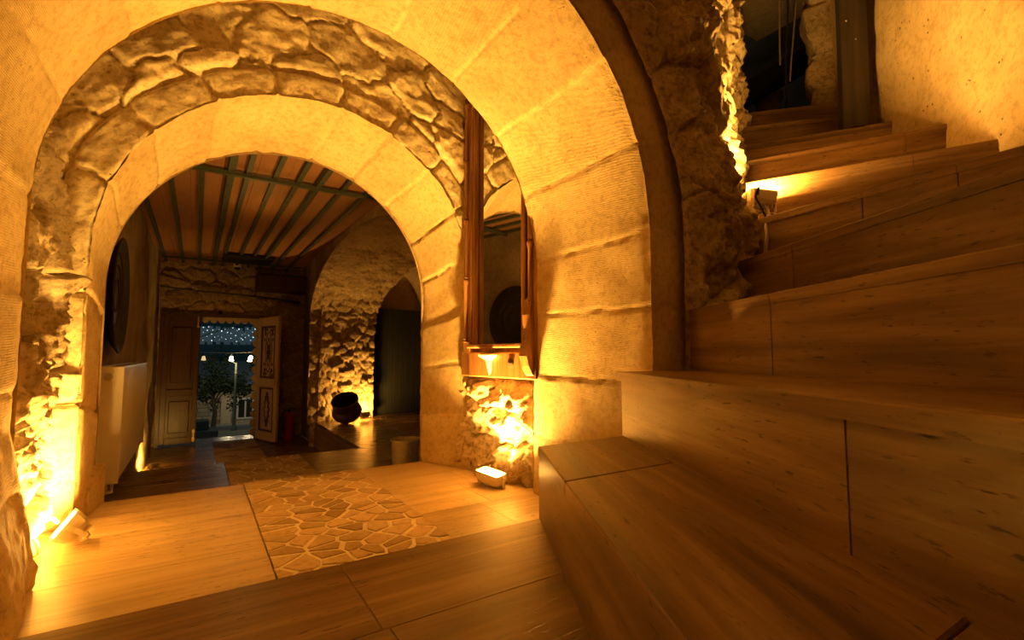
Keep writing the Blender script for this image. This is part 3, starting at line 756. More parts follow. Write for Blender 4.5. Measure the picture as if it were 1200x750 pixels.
def build_door():
    d = empty('door_1', (0, 8.3, L2), kind='structure')
    H = 1.82
    f = MB()
    f.box((-.425, 0, H / 2), (.045, .12, H)); f.box((.815, 0, H / 2), (.045, .12, H)); f.box((.195, 0, H + .015), (1.29, .12, .05))
    f.build('door_frame', M['wood_door'], d)
    # closed left leaf
    l = empty('door_leaf', (-.40, -.01, .01)); l.parent = d
    b = MB(); W = .43
    b.box((W / 2, .012, H / 2), (W, .02, H - .02))
    for x in (.03, W - .035): b.box((x, -.008, H / 2), (.065, .03, H - .02), b=.004)
    for z in (.05, .72, H - .06): b.box((W / 2, -.0075, z), (W - .125, .028, .09), b=.004)
    b.box((W / 2, -.006, .38), (W - .19, .018, .44), b=.008); b.box((W / 2, -.006, 1.25), (W - .19, .018, .78), b=.008)
    b.build('leaf_panel', M['wood_door'], l)
    b = MB(); b.box((W - .03, -.03, H - .10), (.016, .016, .16)); b.box((W - .03, -.035, H - .16), (.03, .02, .03)); b.build('top_bolt', M['brass'], l)
    b = MB(); b.box((W - .03, -.03, .11), (.016, .016, .18)); b.box((W - .03, -.035, .06), (.035, .02, .05)); b.box((W - .03, -.035, .17), (.03, .02, .03)); b.build('bottom_bolt', M['brass'], l)
    # open right leaf with carved panels
    r = empty('door_leaf', (.80, -.06, .01)); r.parent = d
    ang = math.atan2(-.62, .205)
    r.rotation_euler = (0, 0, ang)
    W = .62; b = MB()
    b.box((W / 2, 0, H / 2), (W, .022, H - .02))
    for x in (.045, W - .045): b.box((x, -.01, H / 2), (.09, .035, H - .02), b=.004)
    for z in (.07, .84, H - .08): b.box((W / 2, -.0095, z), (W - .175, .033, .13), b=.004)
    b.build('leaf_panel', M['wood_pale'], r)
    c = MB()
    for (z0, z1) in ((.135, .775), (.905, 1.675)):
        for x in (.105, W - .105): c.box((x, -.02, (z0 + z1) / 2), (.028, .018, z1 - z0), b=.003)
        for z in (z0 + .014, z1 - .014): c.box((W / 2, -.02, z), (W - .21, .018, .028), b=.003)
    c.build('panel_moulding', M['wood_door'], r)
    c = MB(); y = -.012; cx = W / 2
    cz = 1.29
    ringband(c, cx, cz, y, .10, .30, .016, 0, 0); ringband(c, cx, cz, y, .055, .20, .014, 10, .10)
    disc_motif(c, cx, cz, y, lambda a: (.035 * (1 + .35 * math.cos(6 * a)) * math.cos(a), .10 * (1 + .35 * math.cos(6 * a)) * math.sin(a)))
    for sx in (-1, 1):
        for sz in (-1, 1):
            for (dx, dz, s_) in ((.105, .27, .035), (.125, .18, .022), (.06, .325, .024), (.12, .335, .03)):
                disc_motif(c, cx + sx * dx, cz + sz * dz, y, lambda a: (s_ * (1 + .4 * math.cos(3 * a + sx)) * math.cos(a) * .8, s_ * (1 + .4 * math.cos(3 * a + sz)) * math.sin(a)), n=30)
    cz = .455
    disc_motif(c, cx, cz, y, lambda a: (.085 * (1 + .16 * math.cos(16 * a)) * math.cos(a) * (1 - .25 * abs(math.sin(a))), .245 * (1 + .10 * math.cos(16 * a)) * math.sin(a)))
    c.build('carving', M['carve'], r)
    c = MB(); y = -.0165
    disc_motif(c, cx, cz, y, lambda a: (.04 * (1 + .4 * math.cos(8 * a)) * math.cos(a), .11 * (1 + .4 * math.cos(8 * a)) * math.sin(a)), t=.003)
    c.build('carved_rosette', M['wood_pale'], r)
    hnd = MB(); hnd.box((W - .05, -.032, .93), (.035, .008, .26), b=.003); hnd.tube([(W - .05, -.03, .97), (W - .05, -.075, .97), (W - .16, -.078, .97)], .009)
    hnd.build('door_handle', M['brass'], r)
    # scalloped border on the outer side of the doorway
    sc = MB(); n = 9
    def scal(p0, p1, nrm, cnt, rad):
        for i in range(cnt):
            t = (i + .5) / cnt; c0 = (p0[0] + (p1[0] - p0[0]) * t, p0[1] + (p1[1] - p0[1]) * t)
            a_ = math.atan2(nrm[1], nrm[0])
            pts = [(c0[0] + rad * math.cos(a_ + w) * 1.0, c0[1] + rad * math.sin(a_ + w)) for w in np.linspace(-PI / 2, PI / 2, 13)]
            vs = [(x, .10, z) for x, z in pts] + [(x, .13, z) for x, z in pts]
            m_ = len(pts); fs = [tuple(range(m_)), tuple(reversed(range(m_, 2 * m_)))] + [(i2, i2 + m_, i2 + m_ + 1, i2 + 1) for i2 in range(m_ - 1)]
            sc.add(vs, fs)
    scal((.775, .02), (.775, H - .04), (-1, 0), 13, .062)
    scal((.04, H - .045), (.75, H - .045), (0, -1), 7, .046)
    sc.box((.79, .115, H / 2), (.045, .03, H)); sc.box((.39, .115, H - .022), (.76, .03, .05))
    sc.build('scalloped_border', M['bone'], d)
build_door()
# black boarded door in the alcove
def build_black_door():
    d = empty('door_2', (2.62, 7.36, L1), kind='structure')
    b = MB()
    for i in range(9): b.box((-.38 + i * .095, 0, .82), (.092, .03, 1.62), b=.004)
    b.build('door_boards', M['black_wood'], d)
    b = MB(); b.box((-.435, -.02, .82), (.02, .05, 1.64)); b.build('door_edge_strip', M['white_metal'], d)
build_black_door()

# ------------------------------------------------------------------ floodlights
LC = (1.0, .495, .082)
def emis_mat(name, col, st):
    m, nt, b = mat(name)
    b.inputs['Base Color'].default_value = (.8, .8, .8, 1); b.inputs['Roughness'].default_value = .1
    b.inputs['Emission Color'].default_value = (*col, 1); b.inputs['Emission Strength'].default_value = st
    return m
M['glow'] = emis_mat('lit_lamp_glass', LC, 60)
def Rm(n, xa):
    z = Vector(n).normalized(); x = Vector(xa); x = (x - z * x.dot(z)).normalized(); y = z.cross(x)
    return Matrix((x, y, z)).transposed()
def flood(loc, n, xa, label, watt, size=(.16, .11, .055), ground=None, cables=(), cmats=None, power_tint=LC, grp=None, lightsize=None, spread=180):
    """housing with the glass on local +Z"""
    R4 = Rm(n, xa).to_4x4()
    base = (loc[0], loc[1], ground if ground is not None else loc[2] - .05)
    o = empty('floodlight', base, 0, label, 'floodlight', grp)
    T = Matrix.Translation(Vector(loc) - Vector(base)) @ R4
    w, h, d = size
    m = MB(); m.T = T
    # tapering die-cast housing: wide at the glass, narrower at the back
    def rr(W, H, zz, c): return [(W / 2, H / 2 - c, zz), (W / 2 - c, H / 2, zz), (-W / 2 + c, H / 2, zz), (-W / 2, H / 2 - c, zz), (-W / 2, -H / 2 + c, zz), (-W / 2 + c, -H / 2, zz), (W / 2 - c, -H / 2, zz), (W / 2, -H / 2 + c, zz)]
    L_ = [rr(w * .80, h * .62, -d, .008), rr(w * .93, h * .86, -d * .72, .010), rr(w, h, -d * .18, .012), rr(w, h, 0, .012), rr(w * .9, h * .85, 0, .010), rr(w * .88, h * .82, -.008, .010)]
    vs = [p for l in L_ for p in l]; fs = [tuple(reversed(range(8)))]
    for k in range(len(L_) - 1):
        for i in range(8):
            j = (i + 1) % 8; fs.append((k * 8 + i, k * 8 + j, k * 8 + 8 + j, k * 8 + 8 + i))
    m.add(vs, fs)
    m.build('housing', M['lampbody'], o)
    m = MB(); m.T = T
    for i in range(6): m.box(((i - 2.5) * w * .13, 0, -d - .007), (.004, h * .56, .018))
    m.build('cooling_fins', M['lampbody'], o)
    m = MB(); m.T = T
    m.box((0, 0, -.003), (w * .88, h * .82, .003)); m.build('glass', M['glow'], o)
    m = MB(); m.T = T
    for sx in (-1, 1):
        m.box((sx * (w / 2 + .004), 0, -d * .45), (.004, .016, .05)); m.lathe([(0.0, -.006), (.009, -.006), (.009, .006), (0, .006)], (sx * (w / 2 + .008), 0, -d * .3), Matrix.Rotation(PI / 2, 3, 'Y'), n=10)
    m.box((0, 0, -d - .028), (w + .02, .016, .004)); m.box((w / 2 + .008, 0, -d * .75 - .012), (.004, .016, .045)); m.box((-w / 2 - .008, 0, -d * .75 - .012), (.004, .016, .045))
    m.build('bracket', M['lampbody'], o)
    for pts, rad, mt in cables:
        m = MB()
        P = [Vector(p) - Vector(base) for p in pts]
        # smooth the run
        Q = []
        for i in range(len(P) - 1):
            p0, p1, p2, p3 = P[max(i - 1, 0)], P[i], P[i + 1], P[min(i + 2, len(P) - 1)]
            for t in np.linspace(0, 1, 7)[:-1]:
                Q.append(.5 * ((2 * p1) + (p2 - p0) * t + (2 * p0 - 5 * p1 + 4 * p2 - p3) * t * t + (3 * p1 - p0 - 3 * p2 + p3) * t ** 3))
        Q.append(P[-1]); m.tube(Q, rad, 7)
        m.build('cable', M[mt], o, smooth=True)
    la = bpy.data.lights.new('flood_beam', 'AREA'); la.shape = 'RECTANGLE'; la.size = (lightsize or w * .8); la.size_y = (lightsize or h * .75)
    la.energy = watt; la.color = power_tint; la.spread = math.radians(spread)
    lo = bpy.data.objects.new('flood_beam', la); COL.objects.link(lo)
    q = Vector(loc) + Vector(n).normalized() * .004
    # an area light shines along its local -Z
    Rl = Rm(tuple(-Vector(n)), xa)
    lo.matrix_world = Matrix.Translation(q) @ Rl.to_4x4()
    return o
W1, W2, W3, W4, W5 = 54, 68, 42, 24, 12
flood((-.375, 2.355, -.605), (-.80, -.06, .60), (.25, -.95, .12), 'cream floodlight on the landing at the left, glaring up the rubble wall', W1, ground=LD,
      cables=[([(-.395, 2.37, -.60), (-.41, 2.34, -.575), (-.45, 2.31, -.60), (-.43, 2.30, -.65), (-.435, 2.31, LD + .006), (-.50, 2.35, LD + .006)], .0055, 'cable_l')])
flood((1.315, 2.22, -.615), (-.10, -.12, .98), (.25, -1, .05), 'small floodlight on the landing floor below the wall mirror', W2, size=(.17, .085, .06), ground=LD, spread=125,
      cables=[([(1.36, 2.21, -.63), (1.39, 2.18, -.66), (1.40, 2.23, LD + .006)], .005, 'cable_l')])
flood((2.145, 1.20, .735), (.16, .06, .98), (.80, -.45, .0), 'pale floodlight clamped to the rough pier beside the stair', W3, size=(.13, .10, .06),
      cables=[([(2.12, 1.20, .70), (2.05, 1.15, .735), (2.06, 1.17, .70), (2.10, 1.17, .66), (2.15, 1.17, .60), (2.14, 1.16, .56)], .0045, 'cable_d'),
              ([(2.15, 1.19, .69), (2.14, 1.16, .64), (2.10, 1.15, .58), (2.08, 1.14, .50), (2.09, 1.16, .41)], .008, 'cable_l'),
              ([(2.17, 1.19, .68), (2.15, 1.17, .60), (2.13, 1.165, .55), (2.12, 1.18, .47)], .007, 'cable_l'),
              ([(2.16, 1.19, .70), (2.18, 1.16, .63), (2.17, 1.155, .58), (2.15, 1.16, .60)], .004, 'cable_d')])
flood((2.02, 6.93, -.84), (-.10, .62, .78), (1, .1, 0), 'floodlight hidden behind the round metal pot, lighting the alcove wall', W4, size=(.14, .09, .05), ground=L1)
flood((-.37, 6.55, -1.205), (-.70, .42, .55), (.3, 1, 0), 'small floodlight on the entrance floor past the radiator', W5, size=(.15, .09, .05), ground=L2)

# ------------------------------------------------------------------ wall mirror in a carved frame (hangs on the right passage wall)
def build_mirror():
    X0 = 1.435
    o = empty('wall_mirror', (X0, 2.28, -.13), math.radians(7.6), 'tall mirror in a turned and carved brown wooden frame between the two arches', 'mirror')
    T = Matrix.Translation((0, 0, 0))
    Y0, Y1 = -.315, .325      # near, far edge along Y ; local x points to the room as -x
    H = 1.72
    b = MB(); b.box((.0, .015, .86), (.03, .66, H)); b.build('backboard', M['wood_v'], o)
    # stiles and rails
    b = MB()
    for y in (Y0 + .035, Y1 - .035): b.box((-.03, y, .86), (.045, .07, H), b=.006)
    b.box((-.03, .015, .07), (.045, .66, .14), b=.006); b.box((-.03, .015, H - .05), (.045, .66, .10), b=.006)
    b.build('frame', M['wood_v'], o)
    # turned half columns beside the glass
    def column(y, x, z0, z1, r, n=3):
        pr = [(0, z0)]; L = z1 - z0
        for i in range(n + 1):
            z = z0 + L * i / n
            pr += [(r * 1.0, max(z0, z - .03)), (r * 1.55, max(z0, z - .012)), (r * 1.55, min(z1, z + .004)), (r * .7, min(z1, z + .012)), (r * 1.4, min(z1, z + .02)), (r, min(z1, z + .035))]
        pr.append((0, z1))
        pr = sorted(pr, key=lambda q: q[1])
        c = MB(); c.lathe(pr, (x, y, 0), n=16); return c
    column(Y1 - .035, -.060, .20, 1.66, .012, 4).build('turned_column', M['wood_v'], o, smooth=True)
    column(Y1 - .085, -.055, .18, 1.66, .009, 1).build('turned_column', M['wood_v'], o, smooth=True)
    column(Y0 + .035, -.060, .38, 1.66, .012, 4).build('turned_column', M['wood_v'], o, smooth=True)
    column(Y0 + .085, -.055, .18, 1.66, .008, 1).build('turned_column', M['wood_v'], o, smooth=True)
    b = MB()
    for y in (Y0 + .105, Y1 - .105): b.box((-.04, y, .90), (.035, .016, 1.46), b=.004)
    b.box((-.05, .015, .175), (.06, .49, .022), b=.006); b.box((-.045, .015, 1.63), (.04, .46, .02), b=.004)
    b.build('inner_moulding', M['wood_v'], o)
    b = MB(); b.box((-.0185, .015, .90), (.004, .44, 1.46)); b.build('glass', M['mirror'], o)
    # little console shelf with a drop finial under the glass
    c = MB(); c.lathe([(0, .058), (.062, .058), (.066, .050), (.060, .040), (.040, .030), (.026, .022), (.022, .012), (.017, -.02), (.010, -.045), (.003, -.058), (0, -.062)], (-.055, .06, .075), n=24, a0=PI / 2, a1=PI * 1.5)
    c.lathe([(0, .058), (.0, -.06)], (-.055, .06, .075), n=4)
    c.build('drop_finial', M['bone'], o, smooth=True)
    b = MB()
    pr = [(.0, .42), (-.018, .40), (-.030, .33), (-.022, .26), (-.028, .20), (-.048, .16), (-.050, .12), (-.035, .07), (-.012, .03), (0, .02)]
    n = len(pr); vs = [(-.052 + x, Y0 + .02, z) for x, z in pr] + [(-.052 + x, Y0 + .075, z) for x, z in pr]
    b.add(vs, [tuple(range(n)), tuple(reversed(range(n, 2 * n)))] + [(i, i + n, (i + 1) % n + n, (i + 1) % n) for i in range(n)])
    b.build('scrolled_bracket', M['wood_v'], o)
    c = MB(); c.lathe([(0, 0), (.022, 0), (.026, .006), (.012, .012), (.0, .014)], (-.053, -.12, .085), Matrix.Rotation(-PI / 2, 3, 'Y'), n=18); c.build('knob', M['carve'], o, smooth=True)
build_mirror()

# ------------------------------------------------------------------ things in the entrance rooms
def build_radiator():
    o = empty('radiator', (-.40, 3.47, L1), 0, 'cream steel panel radiator mounted on the left wall past the inner arch', 'radiator')
    z0, z1 = .215, .86; Ln = 1.50; m = MB()
    # front convector panel with pressed vertical flutes
    n = 150; y = np.linspace(.012, Ln - .012, n); prof = .006 * (np.sin(y * 2 * PI / .035) > 0)
    P = []
    for zz, inset in ((z0, .012), (z0 + .03, 0), (z1 - .03, 0), (z1 - .004, .012)):
        P.append(np.stack([.062 - inset - (prof if inset == 0 else prof * 0), y, np.full(n, zz)], -1))
    Q = np.stack(P, 0)
    grid_mesh('front_panel', Q, M['white_metal'], parent=o, smooth=False)
    m.box((-.045, Ln / 2, (z0 + z1) / 2), (.012, Ln - .03, z1 - z0 - .04)); m.build('rear_panel', M['white_metal'], o)
    for yy in (0.004, Ln - .004):
        b = MB(); b.box((.004, yy, (z0 + z1) / 2), (.116, .010, z1 - z0), b=.003)
        b.build('side_cover', M['white_metal'], o)
    b = MB()
    for xx in (-.052, .058): b.box((xx, Ln / 2, z1 - .004), (.008, Ln, .012))
    for i in range(70): b.box((.003, .02 + i * (Ln - .04) / 69, z1 - .005), (.104, .006, .006))
    for i in range(4): b.box((-.03 + .022 * i, Ln / 2, z1 - .006), (.003, Ln - .02, .006))
    b.build('top_grille', M['grille'], o)
    b = MB(); b.lathe([(0, .010), (.016, .010), (.019, .004), (.019, 0), (0, 0)], (-.005, -.001, z1 - .055), Matrix.Rotation(PI / 2, 3, 'X'), n=20); b.build('vent_plug', M['grille'], o, smooth=True)
    b = MB()
    b.tube([(.03, .05, z0 + .01), (.03, .05, z0 - .05), (-.06, .05, z0 - .06)], .010); b.build('pipe', M['white_metal'], o, smooth=True)
    b = MB(); b.lathe([(0, 0), (.015, 0), (.018, .02), (.012, .035), (0, .035)], (.0, .02, z0 - .035), n=12); b.build('valve', M['grille'], o, smooth=True)
build_radiator()
def build_disc():
    o = empty('round_tray', (-.445, 3.80, .36), 0, 'large round dark metal tray hung on the left wall above the radiator', 'tray')
    Ry = Matrix.Rotation(PI / 2, 3, 'Y')
    m = MB(); m.lathe([(0, .012), (.20, .012), (.29, .016), (.335, .040), (.352, .046), (.358, .040), (.345, .030), (.30, .004), (0, .0)], (0, 0, 0), Ry, n=72); m.build('dish', M['disc'], o, smooth=True)
    m = MB()
    for r in (.10, .19, .27): m.lathe([(r - .004, .010), (r, .0165), (r + .004, .010)], (.003, 0, 0), Ry, n=72)
    m.build('chased_rings', M['disc'], o, smooth=True)
build_disc()
def build_pot():
    # squat tarnished pot lying tilted on its round bottom
    o = empty('metal_pot', (1.73, 6.75, L1), 0, 'round tarnished metal pot tipped towards the door on the alcove floor', 'pot')
    R_ = Matrix.Rotation(math.radians(33), 3, Vector((.83, -.55, 0)))
    c = (0, 0, .175)
    prof = [(0, -.150), (.08, -.145), (.14, -.120), (.180, -.080), (.196, -.035), (.190, .005), (.172, .035), (.166, .06), (.170, .15), (.178, .166), (.177, .174), (.166, .170), (.158, .06), (.164, .035), (.180, .0), (.184, -.035), (.168, -.074), (.13, -.108), (0, -.137)]
    m = MB(); m.lathe(prof, c, R_, n=48); m.build('body', M['copper'], o, smooth=True)
    m = MB(); m.lathe([(.160, .052), (.172, .055), (.173, .063), (.162, .066)], c, R_, n=48); m.build('neck_band', M['copper'], o, smooth=True)
build_pot()
def build_bin():
    o = empty('waste_bin', (1.335, 3.50, L1), 0, 'round brushed steel waste bin at the foot of the inner arch', 'bin')
    m = MB(); m.lathe([(0, 0), (.088, 0), (.092, .004), (.108, .285), (.112, .29), (.112, .296), (.104, .296), (.088, .01), (0, .008)], n=48); m.build('body', M['steel'], o, smooth=True)
    m = MB(); m.lathe([(.106, .284), (.1165, .286), (.118, .294), (.1135, .299), (.104, .296)], n=48); m.build('rim', M['steel'], o, smooth=True)
    m = MB()
    for i in range(16):
        a = math.radians(178 + i * 6); r = .1050
        m.lathe([(0, 0), (.0032, 0), (.002, .002), (0, .0025)], (r * math.cos(a), r * math.sin(a), .238), Matrix.Rotation(a, 3, 'Z') @ Matrix.Rotation(PI / 2, 3, 'Y'), n=6)
    m.build('rim_studs', M['bone'], o)
build_bin()
def build_ext():
    o = empty('fire_extinguisher', (1.20, 7.98, L2), 0, 'red fire extinguisher on the floor beside the open carved door', 'fire extinguisher')
    m = MB(); m.lathe([(0, 0), (.062, 0), (.068, .008), (.068, .33), (.060, .365), (.036, .39), (.022, .395), (.022, .41), (0, .41)], n=28); m.build('cylinder', M['red'], o, smooth=True)
    m = MB(); m.lathe([(0, .41), (.018, .41), (.018, .435), (0, .435)], n=14); m.box((.03, 0, .455), (.11, .018, .008)); m.box((.03, 0, .438), (.10, .016, .006)); m.build('valve_handle', M['black'], o)
    m = MB(); m.tube([(-.018, 0, .425), (-.06, -.02, .44), (-.095, -.03, .38), (-.098, -.03, .25), (-.085, -.02, .14)], [.009, .009, .009, .009, .015], 8); m.build('hose', M['rubber'], o, smooth=True)
build_ext()
def build_dome():
    o = empty('dome_camera', (.455, 8.16, ZC - .046), 0, 'small white dome camera under the ceiling above the street door', 'camera')
    m = MB(); m.lathe([(0, .045), (.055, .045), (.055, .02), (.048, .0), (0, .0)], n=24); m.build('base', M['white_metal'], o, smooth=True)
    m = MB(); m.lathe([(.040, .0), (.036, -.02), (.022, -.035), (0, -.04)], n=24); m.build('dome', M['black'], o, smooth=True)
build_dome()
m = MB(); m.tube([(-.46, 8.14, .93), (.0, 8.19, .90), (.5, 8.20, .885), (.95, 8.13, .84), (1.32, 8.12, .80)], [.012, .010, .010, .022, .022], 7)
tag(m.build('wall_cable', M['cable_d'], smooth=True), 'dark cable strung across the stone wall above the street door', 'cable')
def build_bell():
    o = empty('hanging_bell', (.26, 8.14, .60), 0, 'tiny dark bell hanging over the head of the street door', 'bell')
    m = MB(); m.lathe([(0, .03), (.008, .03), (.014, .01), (.026, -.01), (.028, -.016), (.0, -.012)], n=16); m.build('bell', M['black'], o, smooth=True)
    m = MB(); m.tube([(0, 0, .03), (.01, .0, .12), (.0, .01, .29)], .003, 5); m.build('cord', M['cable_l'], o)
build_bell()

# ------------------------------------------------------------------ timber post, board, cables at the stair head
def build_post():
    o = empty('timber_post', (3.065, 1.155, 1.255), math.radians(-56), 'thick blackened timber post standing on the upper stair treads', 'post')
    n = 60; m = MB(); zz = np.linspace(0, 2.0, n)
    vs = []; K = 20
    for i, z in enumerate(zz):
        for k in range(K):
            a = 2 * PI * k / K
            r = .068 / max(abs(math.cos(a)), abs(math.sin(a))) ** .8 * (1 + .04 * math.sin(3 * a + z * 2))
            r *= 1 - .03 * z
            if k == 13: r *= .86
            if k == 17: r *= .92
            vs.append((r * math.cos(a) + .01 * math.sin(z * 2.2), r * math.sin(a), z))
    fs = [(i * K + k, i * K + (k + 1) % K, i * K + K + (k + 1) % K, i * K + K + k) for i in range(n - 1) for k in range(K)] + [tuple(range((n - 1) * K, n * K)), tuple(reversed(range(K)))]
    m.add(vs, fs); m.build('shaft', M['wood_black'], o, smooth=True)
    for (x, y, z) in ((-.03, -.066, .62), (.01, -.066, .50), (-.05, -.066, 1.25)):
        m = MB(); m.lathe([(0, 0), (.005, 0), (.003, .003), (0, .004)], (x, y, z), Matrix.Rotation(PI / 2, 3, 'X'), n=8)
        m.build('nail_head', M['steel'], o)
build_post()
m = MB(); m.box((0, 0, .26), (.10, .022, .52), b=.004); m.box((.0, -.012, .50), (.12, .03, .035), b=.004)
o = m.build('wooden_board', M['wood_black']); o.location = (3.06, 1.86, 1.80); o.rotation_euler = (0, .04, math.radians(40))
tag(o, 'dark narrow board fixed on the far edge of the stone pier', 'board')
def hanging(name, pts, r, mt, label):
    m = MB(); m.tube(pts, r, 6); tag(m.build(name, M[mt], smooth=True), label, 'cable', 'cables hanging in the dark doorway')
hanging('hanging_cable', [(3.66, 1.77, 3.2), (3.65, 1.77, 2.6), (3.60, 1.78, 2.2), (3.59, 1.78, 1.72)], .008, 'cable_d', 'black cable hanging slack in the dark doorway above the stairs')
hanging('hanging_cable', [(3.60, 1.80, 3.2), (3.58, 1.80, 2.6), (3.565, 1.80, 2.3), (3.56, 1.80, 2.15)], .006, 'steel', 'short shiny cable hanging beside the black ones in the dark doorway')
hanging('hanging_cable', [(3.74, 1.72, 3.2), (3.68, 1.73, 2.6), (3.625, 1.755, 2.15), (3.61, 1.76, 2.02)], .006, 'steel', 'slanting shiny cable hanging nearest the timber post in the dark doorway')
b = MB(); b.box((0, 0, 0), (1.6, .16, .20), b=.02); o = b.build('trim_5', M['black']); o.location = (4.3, 2.12, 2.52); o.rotation_euler = (0, math.radians(-31), math.radians(-31)); o['kind'] = 'structure'
m = MB(); m.lathe([(0, 0), (.14, 0), (.14, .03), (.115, .06), (.105, .60), (.12, .63), (.12, .66), (0, .66)], n=28)
o = m.build('stone_column', M['old_plaster'], smooth=True); o.location = (4.3, 2.29, ZU); tag(o, 'short round stone column in the dark chamber beyond the top step', 'column')
# ------------------------------------------------------------------ the street and the valley outside
M['street'] = stone_mat('street_stone', (.20, .17, .13), (.28, .25, .20), (.36, .32, .26), bump=.4, pit=.1, scale=.3)
M['facade'] = stone_mat('facade_stone', (.42, .34, .22), (.52, .43, .29), (.60, .50, .36), bump=.3, pit=.1, scale=.3)
M['hill'] = plain('night_hill', (.16, .20, .20), .9, noise=.4, nscale=.12)
M['roof'] = plain('slate_roof', (.10, .14, .17), .6)
M['leaf'] = plain('dark_leaves', (.045, .075, .030), .6, noise=.3, nscale=8)
M['bark'] = plain('bark', (.16, .12, .08), .8, noise=.3, nscale=20, bump=.4)
M['pole'] = plain('green_grey_pole', (.20, .24, .18), .5)
M['bulb'] = emis_mat('warm_white_bulb', (1.0, .80, .45), 14)
M['bulb_dim'] = emis_mat('dim_bulb', (1.0, .62, .25), .8)
M['town'] = emis_mat('town_walls_at_night', (.42, .62, .72), .05); M['town'].node_tree.nodes['Principled BSDF'].inputs['Base Color'].default_value = (.25, .3, .32, 1)
M['town_win'] = emis_mat('town_windows_at_night', (.65, .88, 1.0), 2.2)
gz = lambda y: -1.45 - (y - 8.7) * .112
def build_outside():
    x = np.linspace(-14, 20, 40); y = np.linspace(8.75, 75, 60); X, Y = np.meshgrid(x, y, indexing='ij')
    grid_mesh('ground_street', np.stack([X, Y, gz(Y) + .05 * fbm(X, Y, .3, 3, 3)], -1), M['street'])['kind'] = 'structure'
    x = np.linspace(-150, 190, 70); t = np.linspace(0, 1, 40); X, T = np.meshgrid(x, t, indexing='ij')
    Yh = 75 + T * 175; Zh = gz(75.) + 8 * fbm(X, Yh, .012, 3, 8) * T + np.where(T < .2, -4 * T * 5, -4 + (T - .2) * 60)
    grid_mesh('hills', np.stack([X, Yh, Zh], -1), M['hill'])['kind'] = 'structure'
    def hz(xx, yy):
        T = (yy - 75) / 175
        return gz(75.) + (-4 * T * 5 if T < .2 else -4 + (T - .2) * 60)
    rnd = random.Random(31)
    for i in range(120):
        yy = 156.5 + (i % 5) * 2.5; xx = -14 + (i // 5) * 1.9 + (i % 5 % 2) * .9 + rnd.uniform(-.3, .3); w = rnd.uniform(.9, 1.5); h = rnd.uniform(1.0, 1.9); z = hz(xx, yy)
        hgt = h + .8; m = MB(); m.box((0, 0, h / 2 - .4), (w, w * .8, hgt)); 
        o = m.build('distant_house', M['town']); o.location = (xx, yy, z)
        tag(o, 'tiny pale house of the lit town across the valley', 'house', 'houses of the lit town across the valley')
        m = MB()
        for j in range(1): m.box((rnd.uniform(-w * .35, w * .35), -w * .4 - .02, rnd.uniform(h * .3, h * .9)), (w * rnd.uniform(.06, .22), .06, w * rnd.uniform(.05, .2)))
        m.build('window', M['town_win'], o)
    # house across the street
    y0 = 45.; zb = gz(y0)
    h = empty('street_house', (1.8, y0, zb), 0, 'low cut-stone house with a white window across the street', 'house')
    m = MB(); rnd = random.Random(2)
    for r in range(9):
        xx = -5.2 + (r % 2) * -.35
        while xx < 7:
            w = .7 + rnd.random() * .25; m.box((xx + w / 2, 0, .16 + r * .33), (w - .02, .3, .315), cell=rnd.random(), b=.02); xx += w
    m.build('wall', M['facade'], h)
    m = MB(); m.box((.9, 2.0, 2.9), (13, 5, .25)); 
    vs = [(-5.8, -.5, 3.0), (7.6, -.5, 3.0), (7.6, 4.5, 4.9), (-5.8, 4.5, 4.9), (-5.8, -.5, 2.85), (7.6, -.5, 2.85), (7.6, 4.5, 4.75), (-5.8, 4.5, 4.75)]
    m.add(vs, [(0, 1, 2, 3), (7, 6, 5, 4), (0, 4, 5, 1), (1, 5, 6, 2), (2, 6, 7, 3), (3, 7, 4, 0)]); m.build('roof', M['roof'], h)
    wnd = MB(); wnd.box((1.65, -.19, 1.15), (1.25, .06, 1.7)); f = wnd.build('window', M['white_metal'], h)
    m = MB()
    for sx in (-1, 1): m.box((1.65 + sx * .27, -.225, 1.15), (.42, .02, 1.4))
    m.build('pane', M['black'], f)
    dr = MB(); dr.box((.30, -.18, 1.0), (.7, .06, 2.0)); dr.build('house_door', M['bone'], h)
    # tree
    t = empty('street_tree', (.62, 22, gz(22.)), 0, 'dark leafy tree on the street seen through the open door', 'tree')
    m = MB(); m.tube([(0, 0, 0), (.05, 0, .7), (-.05, .05, 1.3), (.1, 0, 2.0)], [.09, .075, .06, .03], 8)
    for a in range(7):
        q = a * .9; m.tube([(.02, 0, 1.0 + a * .08), (.35 * math.cos(q), .3 * math.sin(q), 1.5 + a * .05), (.75 * math.cos(q), .6 * math.sin(q), 1.8 + (a % 3) * .15)], [.03, .02, .008], 6)
    m.build('trunk', M['bark'], t, smooth=True)
    m = MB(); rnd = random.Random(5)
    cl = [(rnd.gauss(.05, .62), rnd.gauss(0, .40), 1.80 + rnd.gauss(0, .40), rnd.uniform(.22, .40)) for _ in range(48)]
    for (cx, cy, cz, r) in cl:
        for _ in range(75):
            v = Vector((rnd.gauss(0, 1), rnd.gauss(0, 1), rnd.gauss(0, 1))).normalized() * r * rnd.random() ** .4
            Rr = Matrix.Rotation(rnd.random() * 6.3, 3, 'X') @ Matrix.Rotation(rnd.random() * 6.3, 3, 'Z'); s_ = .045 + rnd.random() * .02
            vs = [Rr @ Vector(p) + v + Vector((cx, cy, cz)) for p in ((-s_, 0, 0), (0, -s_ * .5, .006), (s_ * 1.2, 0, 0), (0, s_ * .5, .006))]
            m.add(vs, [(0, 1, 2, 3)])
    fo = m.build('foliage', M['leaf'], t); fo['kind'] = 'stuff'
    # lamp post
    o = empty('street_lamp', (1.20, 20, gz(20.)), 0, 'thin street lamp post with a glowing lantern behind the tree', 'street lamp')
